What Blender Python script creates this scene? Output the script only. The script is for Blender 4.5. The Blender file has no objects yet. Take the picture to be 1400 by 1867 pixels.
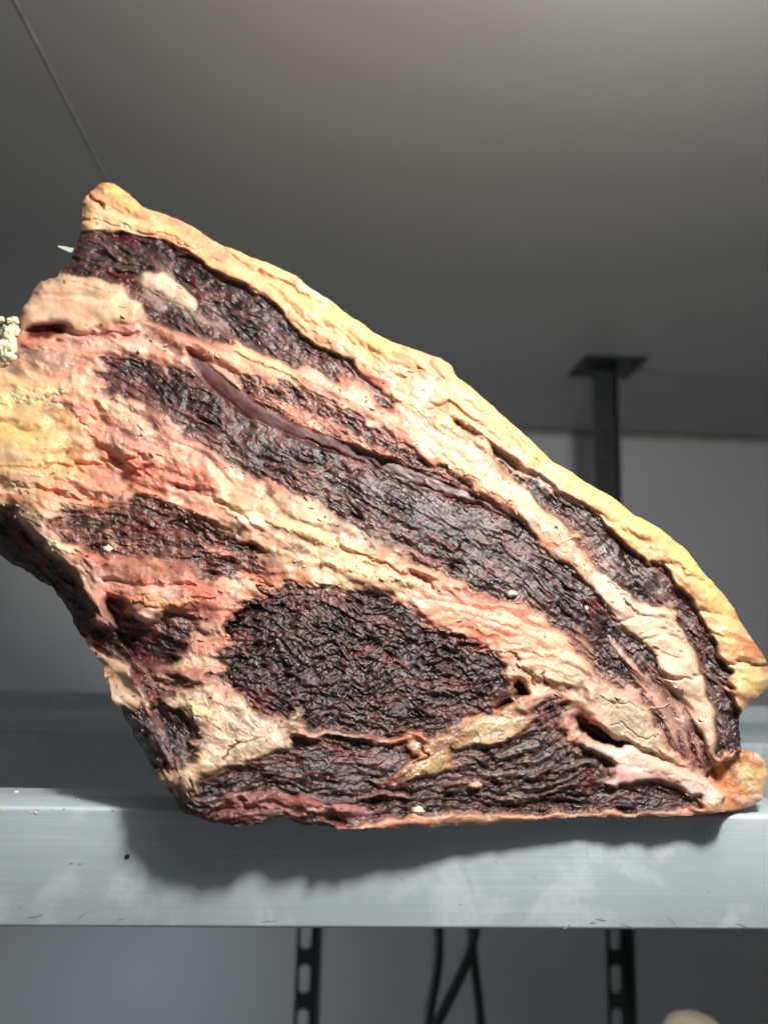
import bpy, bmesh, math, random
import numpy as np
from mathutils import Matrix, Vector

# ------------------------------------------------------------------ camera, light, exposure
PITCH, YAW, ROLL, FPX, ZC = 9.5, 3.0, 1.4, 1350.0, 0.0853
S = bpy.context.scene
C = S.collection
_p, _y, _r = map(math.radians, (PITCH, YAW, ROLL))
FW = np.array([math.sin(_y)*math.cos(_p), math.cos(_y)*math.cos(_p), math.sin(_p)])
_rt = np.array([math.cos(_y), -math.sin(_y), 0.0]); _up = np.cross(_rt, FW)
RT = _rt*math.cos(_r)+_up*math.sin(_r); UP = -_rt*math.sin(_r)+_up*math.cos(_r)
CAM = np.array([0.0, 0.0, ZC])

cd = bpy.data.cameras.new('camera'); cam = bpy.data.objects.new('camera', cd); C.objects.link(cam)
M = Matrix.Identity(4)
for i in range(3):
    M[i][0], M[i][1], M[i][2], M[i][3] = RT[i], UP[i], -FW[i], CAM[i]
cam.matrix_world = M
cd.sensor_fit = 'VERTICAL'; cd.sensor_height = 36.0; cd.sensor_width = 27.0
cd.lens = FPX*36.0/1867.0
cd.clip_start = 0.01; cd.clip_end = 50
cd.dof.use_dof = True; cd.dof.focus_distance = 0.388; cd.dof.aperture_fstop = 4.7
S.camera = cam

w = bpy.data.worlds.new('World'); S.world = w; w.use_nodes = True
w.node_tree.nodes['Background'].inputs[0].default_value = (0.95, 0.97, 1.0, 1)
w.node_tree.nodes['Background'].inputs[1].default_value = 0.085

ld = bpy.data.lights.new('chamber_lamp', 'POINT'); ld.energy = 15.5; ld.shadow_soft_size = 0.034
ld.color = (1.0, 0.975, 0.94)
lamp = bpy.data.objects.new('chamber_lamp', ld); C.objects.link(lamp)
lamp.location = (0.16, 0.08, ZC+0.325)
l2 = bpy.data.lights.new('wall_fill', 'POINT'); l2.energy = 2.3; l2.shadow_soft_size = 0.10; l2.color = (0.86, 0.95, 1.0)
lamp2 = bpy.data.objects.new('wall_fill', l2); C.objects.link(lamp2); lamp2.location = (-0.36, 0.98, -0.56)  # unseen cool fill, added below view to brighten the back wall

S.view_settings.view_transform = 'Standard'; S.view_settings.look = 'None'
S.view_settings.exposure = 0.0; S.view_settings.gamma = 1.0
S.view_settings.use_curve_mapping = False
S.render.engine = 'CYCLES'

rng = np.random.default_rng(11); random.seed(5)

# ------------------------------------------------------------------ helpers
def unproj(px, py, Y):
    """points of the place on the upright plane at distance Y, read off the photograph"""
    px = np.asarray(px, float); py = np.asarray(py, float); Y = np.asarray(Y, float)
    a = (px-700.0)/FPX; b = (933.5-py)/FPX
    d = FW+a[..., None]*RT+b[..., None]*UP
    return CAM+d*(Y/d[..., 1])[..., None]

def lin(c):
    c = np.asarray(c, float)/255.0
    return np.where(c <= 0.04045, c/12.92, ((c+0.055)/1.055)**2.4)

def tag(o, label=None, cat=None, group=None, kind=None):
    if label: o['label'] = label
    if cat: o['category'] = cat
    if group: o['group'] = group
    if kind: o['kind'] = kind
    return o

def obj(name, me, mat=None, parent=None):
    o = bpy.data.objects.new(name, me); C.objects.link(o)
    if mat: me.materials.append(mat)
    if parent: o.parent = parent
    return o

def empty(name, loc=(0, 0, 0)):
    o = bpy.data.objects.new(name, None); C.objects.link(o); o.location = loc; o.empty_display_size = 0.02
    return o

def mesh_np(name, V, F, smooth=True):
    """F: (n,k) int array with k = 3 or 4"""
    me = bpy.data.meshes.new(name); F = np.asarray(F, np.int32); k = F.shape[1]
    me.vertices.add(len(V)); me.vertices.foreach_set('co', np.asarray(V, np.float32).ravel())
    me.loops.add(F.size); me.loops.foreach_set('vertex_index', F.ravel())
    me.polygons.add(len(F)); me.polygons.foreach_set('loop_start', np.arange(0, F.size, k, dtype=np.int32))
    me.polygons.foreach_set('use_smooth', np.full(len(F), smooth))
    me.update(calc_edges=True); me.validate()
    return me

def set_col(me, col, name='pigment'):
    a = me.color_attributes.new(name, 'FLOAT_COLOR', 'POINT')
    c = np.ones((len(me.vertices), 4), np.float32); c[:, :3] = col
    a.data.foreach_set('color', c.ravel())

def rbox(x0, x1, y0, y1, z0, z1, r=0.0015, seg=3):
    bm = bmesh.new(); bmesh.ops.create_cube(bm, size=1)
    for v in bm.verts:
        v.co = Vector(((x0+x1)/2+v.co.x*(x1-x0), (y0+y1)/2+v.co.y*(y1-y0), (z0+z1)/2+v.co.z*(z1-z0)))
    if r: bmesh.ops.bevel(bm, geom=list(bm.edges), offset=r, segments=seg, affect='EDGES', profile=0.5)
    me = bpy.data.meshes.new('box'); bm.to_mesh(me); bm.free()
    for p in me.polygons: p.use_smooth = False
    return me

def newmat(name):
    m = bpy.data.materials.new(name); m.use_nodes = True
    nt = m.node_tree; b = nt.nodes['Principled BSDF']
    return m, nt, b

def N(nt, t, **kw):
    n = nt.nodes.new(t)
    for k, v in kw.items():
        if k in n.inputs: n.inputs[k].default_value = v
        else: setattr(n, k, v)
    return n

def L(nt, a, b): nt.links.new(a, b)

def mixcol(nt, fac, a, b, mode='MIX'):
    n = nt.nodes.new('ShaderNodeMix'); n.data_type = 'RGBA'; n.blend_type = mode
    for sock, v in ((n.inputs[0], fac), (n.inputs[6], a), (n.inputs[7], b)):
        if hasattr(v, 'is_output'): L(nt, v, sock)
        elif isinstance(v, (int, float)): sock.default_value = v
        else: sock.default_value = (*v, 1)
    return n.outputs[2]

def ramp(nt, src, p0, p1, v0=0.0, v1=1.0):
    n = nt.nodes.new('ShaderNodeMapRange'); n.clamp = True
    L(nt, src, n.inputs[0])
    for i, v in enumerate((p0, p1, v0, v1)): n.inputs[i+1].default_value = v
    return n.outputs[0]

def coords(nt, scale=(1, 1, 1), rot=(0, 0, 0)):
    tc = nt.nodes.new('ShaderNodeTexCoord'); mp = nt.nodes.new('ShaderNodeMapping')
    mp.inputs['Scale'].default_value = scale; mp.inputs['Rotation'].default_value = rot
    L(nt, tc.outputs['Object'], mp.inputs['Vector']); return mp.outputs[0]

def noise(nt, vec, scale, detail=4, rough=0.55, dist=0.0):
    n = N(nt, 'ShaderNodeTexNoise', Scale=scale, Detail=detail, Roughness=rough, Distortion=dist)
    L(nt, vec, n.inputs['Vector']); return n.outputs[0]

def bump(nt, b, h, strength, dist):
    n = N(nt, 'ShaderNodeBump', Strength=strength, Distance=dist)
    L(nt, h, n.inputs['Height']); L(nt, n.outputs[0], b.inputs['Normal']); return n

# ------------------------------------------------------------------ materials
def mat_tissue(name, rough, rvar, sss, spec, bstr, bscale, coat=0.0, tint=0.18):
    m, nt, b = newmat(name)
    at = N(nt, 'ShaderNodeAttribute', attribute_name='pigment')
    v = coords(nt)
    n1 = noise(nt, v, bscale*0.45, 5, 0.6); n2 = noise(nt, v, bscale, 4, 0.65); n3 = noise(nt, v, 160, 3, 0.5)
    dark = mixcol(nt, 1.0, at.outputs['Color'], (0.62, 0.55, 0.52), 'MULTIPLY')
    c = mixcol(nt, ramp(nt, n1, 0.42, 0.72, 0, tint*3), at.outputs['Color'], dark)
    L(nt, c, b.inputs['Base Color'])
    L(nt, ramp(nt, n3, 0.3, 0.7, rough-rvar, rough+rvar), b.inputs['Roughness'])
    b.inputs['Specular IOR Level'].default_value = spec
    b.inputs['Subsurface Weight'].default_value = sss
    b.inputs['Subsurface Radius'].default_value = (1.0, 0.45, 0.25)
    b.inputs['Subsurface Scale'].default_value = 0.0026
    b.inputs['Coat Weight'].default_value = coat; b.inputs['Coat Roughness'].default_value = 0.22
    bump(nt, b, n2, bstr, 0.0009)
    return m

MT = dict(
    muscle=mat_tissue('dried_muscle', 0.33, 0.17, 0.0, 0.64, 0.38, 1300, 0.0),
    fat=mat_tissue('aged_fat', 0.42, 0.08, 0.45, 0.50, 0.06, 700, 0.0, 0.03),
    seam=mat_tissue('fat_seam', 0.45, 0.10, 0.32, 0.48, 0.10, 900, 0.0, 0.05),
    membrane=mat_tissue('membrane', 0.46, 0.11, 0.25, 0.50, 0.14, 900, 0.0, 0.06),
    collagen=mat_tissue('dried_collagen', 0.36, 0.10, 0.30, 0.50, 0.25, 900, 0.10, 0.10),
    tendon=mat_tissue('silverskin', 0.44, 0.08, 0.05, 0.50, 0.18, 900, 0.0, 0.12),
)

def mat_aluminium():
    m, nt, b = newmat('brushed_aluminium')
    v = coords(nt); vs = coords(nt, (1.2, 260, 260)); vm = coords(nt, (5, 40, 40))
    lines = noise(nt, vs, 4.0, 3, 0.6); lines2 = noise(nt, vm, 6.0, 4, 0.6)
    st = noise(nt, v, 28, 6, 0.62, 0.6); st2 = noise(nt, v, 300, 4, 0.7); st3 = noise(nt, v, 9, 3, 0.5, 1.0)
    stain = N(nt, 'ShaderNodeMath', operation='MULTIPLY')
    L(nt, ramp(nt, st, 0.52, 0.60), stain.inputs[0]); L(nt, ramp(nt, st2, 0.38, 0.58, 0.35, 1), stain.inputs[1])
    c = mixcol(nt, ramp(nt, lines, 0.35, 0.65), (0.585, 0.69, 0.735), (0.665, 0.765, 0.805))
    c = mixcol(nt, ramp(nt, lines2, 0.4, 0.7, 0, 0.35), c, (0.50, 0.585, 0.63))
    c = mixcol(nt, ramp(nt, st3, 0.48, 0.66, 0, 0.30), c, (0.44, 0.515, 0.56))
    stf = N(nt, 'ShaderNodeMath', operation='MULTIPLY'); L(nt, stain.outputs[0], stf.inputs[0]); stf.inputs[1].default_value = 0.32
    c = mixcol(nt, stf.outputs[0], c, (0.82, 0.88, 0.92))
    spk = N(nt, 'ShaderNodeTexVoronoi', Scale=240.0); L(nt, v, spk.inputs['Vector'])
    c = mixcol(nt, ramp(nt, spk.outputs['Distance'], 0.05, 0.12, 0.55, 0), c, (0.85, 0.86, 0.84))
    L(nt, c, b.inputs['Base Color'])
    mt = N(nt, 'ShaderNodeMath', operation='MULTIPLY_ADD'); L(nt, stain.outputs[0], mt.inputs[0])
    mt.inputs[1].default_value = -0.15; mt.inputs[2].default_value = 0.22
    L(nt, mt.outputs[0], b.inputs['Metallic'])
    rr = N(nt, 'ShaderNodeMath', operation='MULTIPLY_ADD'); L(nt, lines2, rr.inputs[0]); rr.inputs[1].default_value = 0.22; rr.inputs[2].default_value = 0.36
    L(nt, rr.outputs[0], b.inputs['Roughness'])
    b.inputs['Anisotropic'].default_value = 0.5
    bump(nt, b, lines, 0.22, 0.0002)
    return m

def mat_paint(name, c0, c1, rough=0.5, sc=3.0):
    m, nt, b = newmat(name); v = coords(nt)
    n = noise(nt, v, sc, 5, 0.6); n2 = noise(nt, v, 60, 3, 0.5)
    L(nt, mixcol(nt, ramp(nt, n, 0.35, 0.65), c0, c1), b.inputs['Base Color'])
    b.inputs['Roughness'].default_value = rough
    bump(nt, b, n2, 0.05, 0.002); return m

def mat_plain(name, c, rough=0.5, metal=0.0, sc=80):
    m, nt, b = newmat(name); v = coords(nt); n = noise(nt, v, sc, 4, 0.6)
    L(nt, mixcol(nt, ramp(nt, n, 0.3, 0.7), [x*0.75 for x in c], [min(1, x*1.2) for x in c]), b.inputs['Base Color'])
    b.inputs['Roughness'].default_value = rough; b.inputs['Metallic'].default_value = metal
    bump(nt, b, n, 0.1, 0.0005); return m

ALU = mat_aluminium()
CEIL = mat_paint('ceiling_panel', (0.31, 0.307, 0.292), (0.335, 0.332, 0.318), 0.5)
WALL = mat_paint('wall_panel', (0.44, 0.455, 0.47), (0.49, 0.50, 0.515), 0.5)
SEAL = mat_plain('sealant', (0.305, 0.30, 0.282), 0.55)
BLACK = mat_plain('black_steel', (0.022, 0.026, 0.027), 0.45, 0.3)
CABLE = mat_plain('cable_rubber', (0.018, 0.02, 0.02), 0.5)
HOLE = mat_plain('drilled_hole', (0.03, 0.03, 0.032), 0.6)
SCR = mat_plain('scratch_dirt', (0.27, 0.30, 0.31), 0.5)
CRUMB = mat_plain('fat_crumb', (0.72, 0.65, 0.45), 0.55, 0, 400)
TIE = mat_plain('plastic_tie', (0.55, 0.66, 0.55), 0.25)
THREAD = mat_plain('sinew_thread', (0.62, 0.55, 0.42), 0.4)

# ------------------------------------------------------------------ the chamber
HC = ZC+0.42; YW = 1.44
XS = -0.236
ceil = obj('ceiling', rbox(-2.2, 2.6, 0.05-1.2, YW+0.1, HC+0.006, HC+0.05, 0), CEIL); tag(ceil, kind='structure')
for a, b_ in ((-2.2, XS-0.0008), (XS+0.0008, 2.6)):
    obj('ceiling_panel', rbox(a, b_, -1.15, YW+0.05, HC, HC+0.004, 0.001, 2), CEIL, ceil)
obj('sealant_strip', rbox(XS-0.0021, XS+0.0021, -1.14, YW, HC-0.00025, HC+0.002, 0.001, 2), SEAL, ceil)
wall = obj('back_wall', rbox(-2.2, 2.6, YW, YW+0.06, -1.3, HC-0.001, 0), WALL); tag(wall, kind='structure')
flo = obj('floor', rbox(-2.2, 2.6, -1.15, YW-0.001, -1.36, -1.301, 0), WALL); tag(flo, kind='structure')
obj('sealant_strip', rbox(-2.2, 2.6, YW-0.010, YW-0.0005, HC-0.011, HC-0.0015, 0.004, 3), SEAL, wall)

def slotted_post(X, Y, label):
    e = empty('slotted_post', (X, Y, HC-0.001)); t = 0.003; wd = 0.031
    tag(e, label, 'post', 'black slotted angle posts')
    def part(name, bm):
        me = bpy.data.meshes.new(name); bm.to_mesh(me); bm.free(); return obj(name, me, BLACK, e)
    # slotted face (towards the viewer): ladder of two stiles and rungs, thin side flange
    bm = bmesh.new()
    def bx(x0, x1, y0, y1, z0, z1):
        r = bmesh.ops.create_cube(bm, size=1)['verts']
        for v in r: v.co = Vector(((x0+x1)/2+v.co.x*(x1-x0), (y0+y1)/2+v.co.y*(y1-y0), (z0+z1)/2+v.co.z*(z1-z0)))
    # slotted web, made in one sheet with rounded slots
    H0 = -1.80; pitch = 0.0545; sh = 0.036; sw = 0.0145; sx = -0.003
    bm.free(); bm = bmesh.new()
    z = -0.03; prev = None
    seg = 8
    def ring(cz):
        pts = []
        for k in range(2*seg):
            a = math.pi*2*k/(2*seg)
            pts.append((sx+sw/2*math.cos(a), cz+(sh/2-sw/2)*(1 if math.sin(a) >= -1e-9 else -1)+sw/2*math.sin(a)))
        return pts
    while z > H0:
        cz = z-pitch/2
        pts = ring(cz)
        outer = []
        for (x, zz) in pts:
            dx, dz = x-sx, zz-cz
            k = min((wd/2-sx if dx > 0 else wd/2+sx)/max(abs(dx), 1e-6), (pitch/2)/max(abs(dz), 1e-6))
            outer.append((sx+dx*k, cz+dz*k))
        corners = [(wd/2, cz+pitch/2), (-wd/2, cz+pitch/2), (-wd/2, cz-pitch/2), (wd/2, cz-pitch/2)]
        for c in corners:
            i = min(range(len(outer)), key=lambda q: (outer[q][0]-c[0])**2+(outer[q][1]-c[1])**2); outer[i] = c
        vi = [bm.verts.new((x, 0, zz)) for x, zz in pts]; vo = [bm.verts.new((x, 0, zz)) for x, zz in outer]
        n = len(pts)
        for k in range(n):
            bm.faces.new((vi[k], vo[k], vo[(k+1) % n], vi[(k+1) % n]))
        z -= pitch
    v = [bm.verts.new(p) for p in ((-wd/2, 0, 0.0), (wd/2, 0, 0.0), (wd/2, 0, -0.03), (-wd/2, 0, -0.03))]
    bm.faces.new(v)
    bmesh.ops.remove_doubles(bm, verts=bm.verts, dist=1e-5)
    r = bmesh.ops.extrude_face_region(bm, geom=list(bm.faces))
    bmesh.ops.translate(bm, verts=[g for g in r['geom'] if isinstance(g, bmesh.types.BMVert)], vec=(0, t, 0))
    bmesh.ops.recalc_face_normals(bm, faces=bm.faces)
    part('slotted_web', bm)
    def pbox(name, x0, x1, y0, y1, z0, z1):
        o = obj(name, rbox(x0, x1, y0, y1, z0, z1, 0.0008, 2), BLACK, e); return o
    pbox('side_flange', wd/2+0.0005, wd/2+0.0035, -0.016, 0.004, H0, -0.0035)
    pbox('slot_backing', -wd/2+0.001, wd/2-0.001, 0.0035, 0.0065, -0.33, -0.0036)  # added backing that makes the upper slots look dark
    pbox('ceiling_plate', -0.045, 0.050, -0.055, 0.030, -0.0032, 0.0)
    for bx_, by_ in ((-0.03, -0.035), (0.035, -0.035)):
        bm = bmesh.new(); bmesh.ops.create_cone(bm, cap_ends=True, segments=6, radius1=0.006, radius2=0.0055, depth=0.004)
        bmesh.ops.translate(bm, verts=bm.verts, vec=(bx_, by_, -0.0053)); part('bolt', bm)
    return e

P1 = unproj(1098, 672, 1.085); P2 = unproj(560, 1760, 1.085)
slotted_post(float(P1[0]), 1.085, 'black slotted angle post bolted to ceiling, right of the meat')
slotted_post(float(P2[0]), 1.085, 'black slotted angle post seen under the rail at centre left')

# rails of the shelf
RY = 0.385
def rail(name, y0, y1, z0, z1, label, dots=()):
    e = empty(name, (0, y0, z0)); tag(e, label, 'shelf rail')
    o = obj('rail_body', rbox(-0.62, 0.78, 0, y1-y0, 0, z1-z0, 0.0022, 4), ALU, e)
    for p in o.data.polygons: p.use_smooth = True
    o.data.set_sharp_from_angle(angle=math.radians(40))
    return e
front = rail('shelf_rail', RY, RY+0.045, -0.0545, 0.0, 'brushed aluminium rail in front carrying the meat')
rail('shelf_rail', 0.655, 0.83, -0.05, 0.0, 'wide aluminium rail behind the front rail, in shadow')
rail('shelf_rail', 0.872, 0.90, -0.06, 0.0135, 'farthest narrow aluminium rail, blurred behind the meat')

def disc(name, px, py, Y, r, mat, parent, d=0.0006):
    P = unproj(px, py, Y); bm = bmesh.new()
    bmesh.ops.create_cone(bm, cap_ends=True, segments=20, radius1=r, radius2=r*0.85, depth=d)
    bmesh.ops.rotate(bm, verts=bm.verts, cent=(0, 0, 0), matrix=Matrix.Rotation(math.pi/2, 3, 'X'))
    me = bpy.data.meshes.new(name); bm.to_mesh(me); bm.free()
    o = obj(name, me, mat, parent); o.location = Vector(P)-Vector(parent.location); return o
disc('rivet', 232, 1562, RY-0.0002, 0.0012, HOLE, front)
# nicks and grease streaks along the lower edge of the front rail
bm = bmesh.new()
def streak(px, py, ln, ang, wd):
    P = unproj(px, py, RY-0.00012); n = 6; pr = None
    for k in range(n+1):
        t = k/n; ww = wd*math.sin(math.pi*(0.08+0.84*t))*(0.6+0.6*random.random())
        cx = P[0]+ln*(t-0.5)*math.cos(ang); cz = P[2]-ln*(t-0.5)*math.sin(ang)+0.0002*math.sin(5*t+px)
        a = bm.verts.new((cx, P[1], cz+ww/2)); b2 = bm.verts.new((cx, P[1], cz-ww/2))
        if pr: bm.faces.new((pr[0], pr[1], b2, a))
        pr = (a, b2)
for s in ((65, 1671, .008, -.2, .0007), (150, 1670, .007, -.7, .0005), (220, 1677, .005, -.4, .0005), (170, 1662, .003, -.9, .0004), (37, 1655, .003, -.8, .0004),
          (1095, 1677, .006, .15, .0006), (1142, 1688, .008, .3, .0007), (1225, 1681, .008, .75, .0005), (1350, 1687, .006, .2, .0007), (1080, 1683, .003, -.1, .0008),
          (490, 1680, .008, -.1, .0004), (1033, 1690, .004, -.4, .0009), (975, 1600, .002, .9, .0005), (130, 1575, .002, 0, .0008), (146, 1575, .003, 0, .0004), (640, 1560, .002, .5, .0004),
          (905, 1572, .002, .8, .0004), (1290, 1626, .0015, .4, .0004), (840, 1650, .002, .4, .0003), (735, 1604, .002, .4, .0003)):
    streak(*s)
me = bpy.data.meshes.new('scratches'); bm.to_mesh(me); bm.free()
o = obj('scratches', me, SCR, front); o.location = -Vector(front.location); tag(o, kind='stuff')

# cables behind, below the rail
def cable(pts, r, label):
    cu = bpy.data.curves.new('cable', 'CURVE'); cu.dimensions = '3D'; cu.bevel_depth = r; cu.bevel_resolution = 4
    sp = cu.splines.new('NURBS'); sp.points.add(len(pts)-1); sp.use_endpoint_u = True; sp.order_u = 4
    for q, (px, py, Y) in zip(sp.points, pts): q.co = (*unproj(px, py, Y), 1)
    tmp = bpy.data.objects.new('tmp', cu); dg = bpy.context.evaluated_depsgraph_get(); C.objects.link(tmp)
    me = bpy.data.meshes.new_from_object(tmp.evaluated_get(bpy.context.evaluated_depsgraph_get()))
    bpy.data.objects.remove(tmp)
    for p in me.polygons: p.use_smooth = True
    o = obj('cable', me, CABLE); tag(o, label, 'cable', 'black cables hanging under the rail'); return o
cable([(772, 1310, .903), (776, 1430, .94), (780, 1560, 1.0), (795, 1640, 1.0), (802, 1710, 1.0), (797, 1780, 1.0), (785, 1830, 1.0), (776, 1900, 1.0), (770, 2000, 1.0), (772, 2300, 1.0), (760, 2760, 1.0)], 0.0062, 'leftmost black cable bending down under the rail')
cable([(886, 1310, .903), (886, 1450, .93), (880, 1600, .98), (866, 1700, .98), (856, 1745, .98), (830, 1800, .98), (800, 1860, .98), (770, 1920, .98), (740, 2000, .98), (720, 2300, .98), (730, 2760, .98)], 0.0062, 'black cable slanting down to the left, crossing another under the rail')
cable([(842, 1310, .903), (846, 1450, .95), (850, 1600, 1.01), (860, 1700, 1.01), (863, 1750, 1.01), (870, 1800, 1.01), (876, 1860, 1.01), (880, 1930, 1.01), (882, 2000, 1.01), (880, 2300, 1.01), (888, 2760, 1.01)], 0.0058, 'straight black cable on the right, crossing another under the rail')

# ------------------------------------------------------------------ the aged joint of beef: traced sections
STEP = 1.6
X0, X1, Y0, Y1 = -84.0, 1416.0, 322.0, 1520.0
gx = np.arange(X0, X1, STEP); gy = np.arange(Y0, Y1, STEP)
GX, GY = np.meshgrid(gx, gy); GH, GW = GX.shape

def perlin(x, y, seed):
    r = np.random.default_rng(seed); p = r.permutation(256); p = np.concatenate([p, p])
    a = r.random(256)*2*np.pi; ga, gb = np.cos(a), np.sin(a)
    xi = np.floor(x).astype(int); yi = np.floor(y).astype(int); xf = x-xi; yf = y-yi; xi &= 255; yi &= 255
    u = xf*xf*xf*(xf*(xf*6-15)+10); v = yf*yf*yf*(yf*(yf*6-15)+10)
    def g(ix, iy, dx, dy):
        h = p[p[ix & 255]+(iy & 255)]; return ga[h]*dx+gb[h]*dy
    n00 = g(xi, yi, xf, yf); n10 = g(xi+1, yi, xf-1, yf); n01 = g(xi, yi+1, xf, yf-1); n11 = g(xi+1, yi+1, xf-1, yf-1)
    return (n00*(1-u)+n10*u)*(1-v)+(n01*(1-u)+n11*u)*v

def nrm(a, s=0.45):
    a = a-a.mean(); return a*(s/(a.std()+1e-9))
def fbm(x, y, scale, octv=4, seed=0, gain=0.5, ridge=False):
    t = np.zeros_like(x); a = 1.0; s = 0.0; f = 1.0/scale
    for o in range(octv):
        n = perlin(x*f+17.3*o, y*f-9.1*o, seed+o)
        t += a*((1-2.2*np.abs(n))if ridge else n*1.5); s += a; a *= gain; f *= 2.03
    return t/s

def blur(a, r):
    """three box passes, radius r in photograph units"""
    k = max(1, int(round(r/STEP)))
    for ax in (0, 1):
        for _ in range(2):
            pad = [(0, 0), (0, 0)]; pad[ax] = (k+1, k)
            c = np.cumsum(np.pad(a, pad, mode='edge'), axis=ax)
            n = a.shape[ax]
            a = (np.take(c, np.arange(2*k+1, 2*k+1+n), ax)-np.take(c, np.arange(0, n), ax))/(2*k+1)
    return a

def inpoly(poly, x, y):
    P = np.asarray(poly, float); m = np.zeros(x.shape, bool)
    bb = (x >= P[:, 0].min()) & (x <= P[:, 0].max()) & (y >= P[:, 1].min()) & (y <= P[:, 1].max())
    xs, ys = x[bb], y[bb]; r = np.zeros(xs.shape, bool); n = len(P)
    for i in range(n):
        xa, ya = P[i]; xb, yb = P[(i+1) % n]
        if ya == yb: continue
        c = ((ya > ys) != (yb > ys)) & (xs < (xb-xa)*(ys-ya)/(yb-ya)+xa)
        r ^= c
    m[bb] = r; return m

OUT = [(172,345),(185,332),(205,334),(225,342),(245,362),(265,376),(300,388),(350,412),(400,445),(440,462),(490,480),(530,498),(565,525),(600,545),(640,575),(680,605),(720,625),(770,642),(800,650),(820,660),(830,684),(870,715),(910,748),(950,785),(990,825),(1040,862),(1085,890),(1130,915),(1165,945),(1210,968),(1250,1000),(1285,1045),(1310,1078),(1335,1105),(1360,1145),(1385,1185),(1400,1215),(1404,1245),(1388,1266),(1366,1280),(1352,1298),(1346,1320),(1350,1345),(1352,1368),(1375,1371),(1395,1388),(1401,1410),(1391,1440),(1392,1460),(1366,1474),(1337,1479),(1310,1481),(1250,1487),(1150,1489),(1050,1491),(950,1498),(850,1504),(750,1509),(625,1513),(560,1502),(505,1489),(482,1501),(460,1509),(430,1506),(400,1499),(370,1493),(332,1483),(323,1466),(322,1452),(300,1441),(285,1415),(265,1380),(250,1345),(232,1310),(215,1285),(201,1270),(195,1250),(188,1232),(192,1215),(170,1192),(155,1167),(140,1150),(125,1112),(95,1072),(60,1046),(20,1026),(0,1011),(-30,990),(-60,950),(-72,850),(-66,740),(-40,680),(0,655),(18,640),(34,605),(35,570),(50,545),(75,514),(100,503),(112,489),(130,475),(139,450),(145,420),(150,395),(147,367),(160,353)]
# dense, slightly uneven outline
def dense(poly, n):
    P = np.asarray(poly, float); Q = np.vstack([P, P[:1]]); d = np.r_[0, np.cumsum(np.hypot(*np.diff(Q, axis=0).T))]
    t = np.linspace(0, d[-1], n, endpoint=False)
    return np.c_[np.interp(t, d, Q[:, 0]), np.interp(t, d, Q[:, 1])]
NO = 1500
OD = dense(OUT, NO)
for _ in range(6): OD = 0.5*OD+0.25*(np.roll(OD, 1, 0)+np.roll(OD, -1, 0))
_t = np.arange(NO)
on = np.roll(OD, -2, 0)-np.roll(OD, 2, 0); on = np.c_[on[:, 1], -on[:, 0]]/np.hypot(on[:, 0], on[:, 1])[:, None]
rough_w = np.where((OD[:, 1] > 1000) & (OD[:, 0] < 620) | (OD[:, 0] < 150), 1.0, 0.28)
wob = fbm(OD[:, 0], OD[:, 1], 26, 4, 301)*8*rough_w+fbm(OD[:, 0], OD[:, 1], 70, 2, 305)*5
OD = OD+on*wob[:, None]
INS = inpoly(OD, GX, GY)

# distance to the outline
CS = 3
cgx, cgy = GX[::CS, ::CS], GY[::CS, ::CS]
OS = OD[::3]; _d = np.empty(cgx.shape, np.float32); _n = np.empty(cgx.shape, np.int32)
for i0 in range(0, cgx.shape[0], 24):
    sl = slice(i0, i0+24)
    dd = (cgx[sl][..., None]-OS[:, 0])**2+(cgy[sl][..., None]-OS[:, 1])**2
    k = dd.argmin(-1); _n[sl] = k*3; _d[sl] = np.sqrt(np.take_along_axis(dd, k[..., None], -1)[..., 0])
NI = np.repeat(np.repeat(_n, CS, 0), CS, 1)[:GH, :GW]
_o = OD[NI]; DO = np.full(GX.shape, 1e9)
for dk in range(-10, 11):
    _q = OD[(NI+dk) % NO]; DO = np.minimum(DO, np.hypot(GX-_q[..., 0], GY-_q[..., 1]))

# ---- grain direction of the fibres (degrees, clockwise from the right), spread from hand-read points
FL = [(200,450,22),(350,520,28),(500,600,38),(650,690,40),(300,560,32),(180,480,15),(260,700,32),(400,800,36),(550,840,28),(700,920,30),(900,1000,38),(1000,1080,46),(1100,1170,52),(1200,1290,62),(1270,1390,70),(950,850,46),(1050,960,46),(1180,1060,52),(1280,1200,66),(1330,1330,80),(600,740,30),(800,860,28),
      (60,560,5),(150,560,10),(60,760,-8),(200,800,25),(330,870,22),(500,930,30),(700,1040,20),(900,1130,14),(1020,1200,14),(1090,1240,35),(150,960,0),(300,990,20),(440,1020,10),(300,1090,-8),(280,1170,20),(60,990,48),(130,1090,55),(230,1210,40),(280,1340,58),(330,1440,60),
      (450,1150,15),(600,1130,12),(800,1190,18),(880,1250,0),(450,1240,8),(600,1300,0),(750,1300,-8),(420,1320,30),(450,1370,-18),(400,1450,-25),(500,1410,-12),(650,1400,4),(520,1470,8),(750,1470,4),(900,1440,-2),(1000,1380,-18),(1040,1330,-55),(950,1330,-20),(850,1340,-18),(760,1410,-30),(1100,1460,0),(1200,1410,25),(1200,1460,2),(1150,1310,35),
      (250,370,30),(400,460,28),(600,570,35),(760,680,32),(900,760,42),(1050,880,38),(1180,980,36),(1290,1090,30),(1350,1190,12),(1380,1250,8),(1170,1140,12),(1250,1250,20),(1290,1340,60)]
wx = np.zeros_like(GX); wy = np.zeros_like(GX)
for (a, b_, d) in FL:
    q = 1.0/((GX-a)**2+(GY-b_)**2+30.0**2)**1.4
    wx += q*math.cos(2*math.radians(d)); wy += q*math.sin(2*math.radians(d))
_ey = np.clip(1.4-np.hypot((GX-660)/270, (GY-1205)/130), 0, 1)
TH = 0.5*np.arctan2(wy, wx)+nrm(fbm(GX, GY, 55, 3, 411), 0.16)*(1+2.2*_ey)
UX, UY = np.cos(TH), np.sin(TH)
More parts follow.
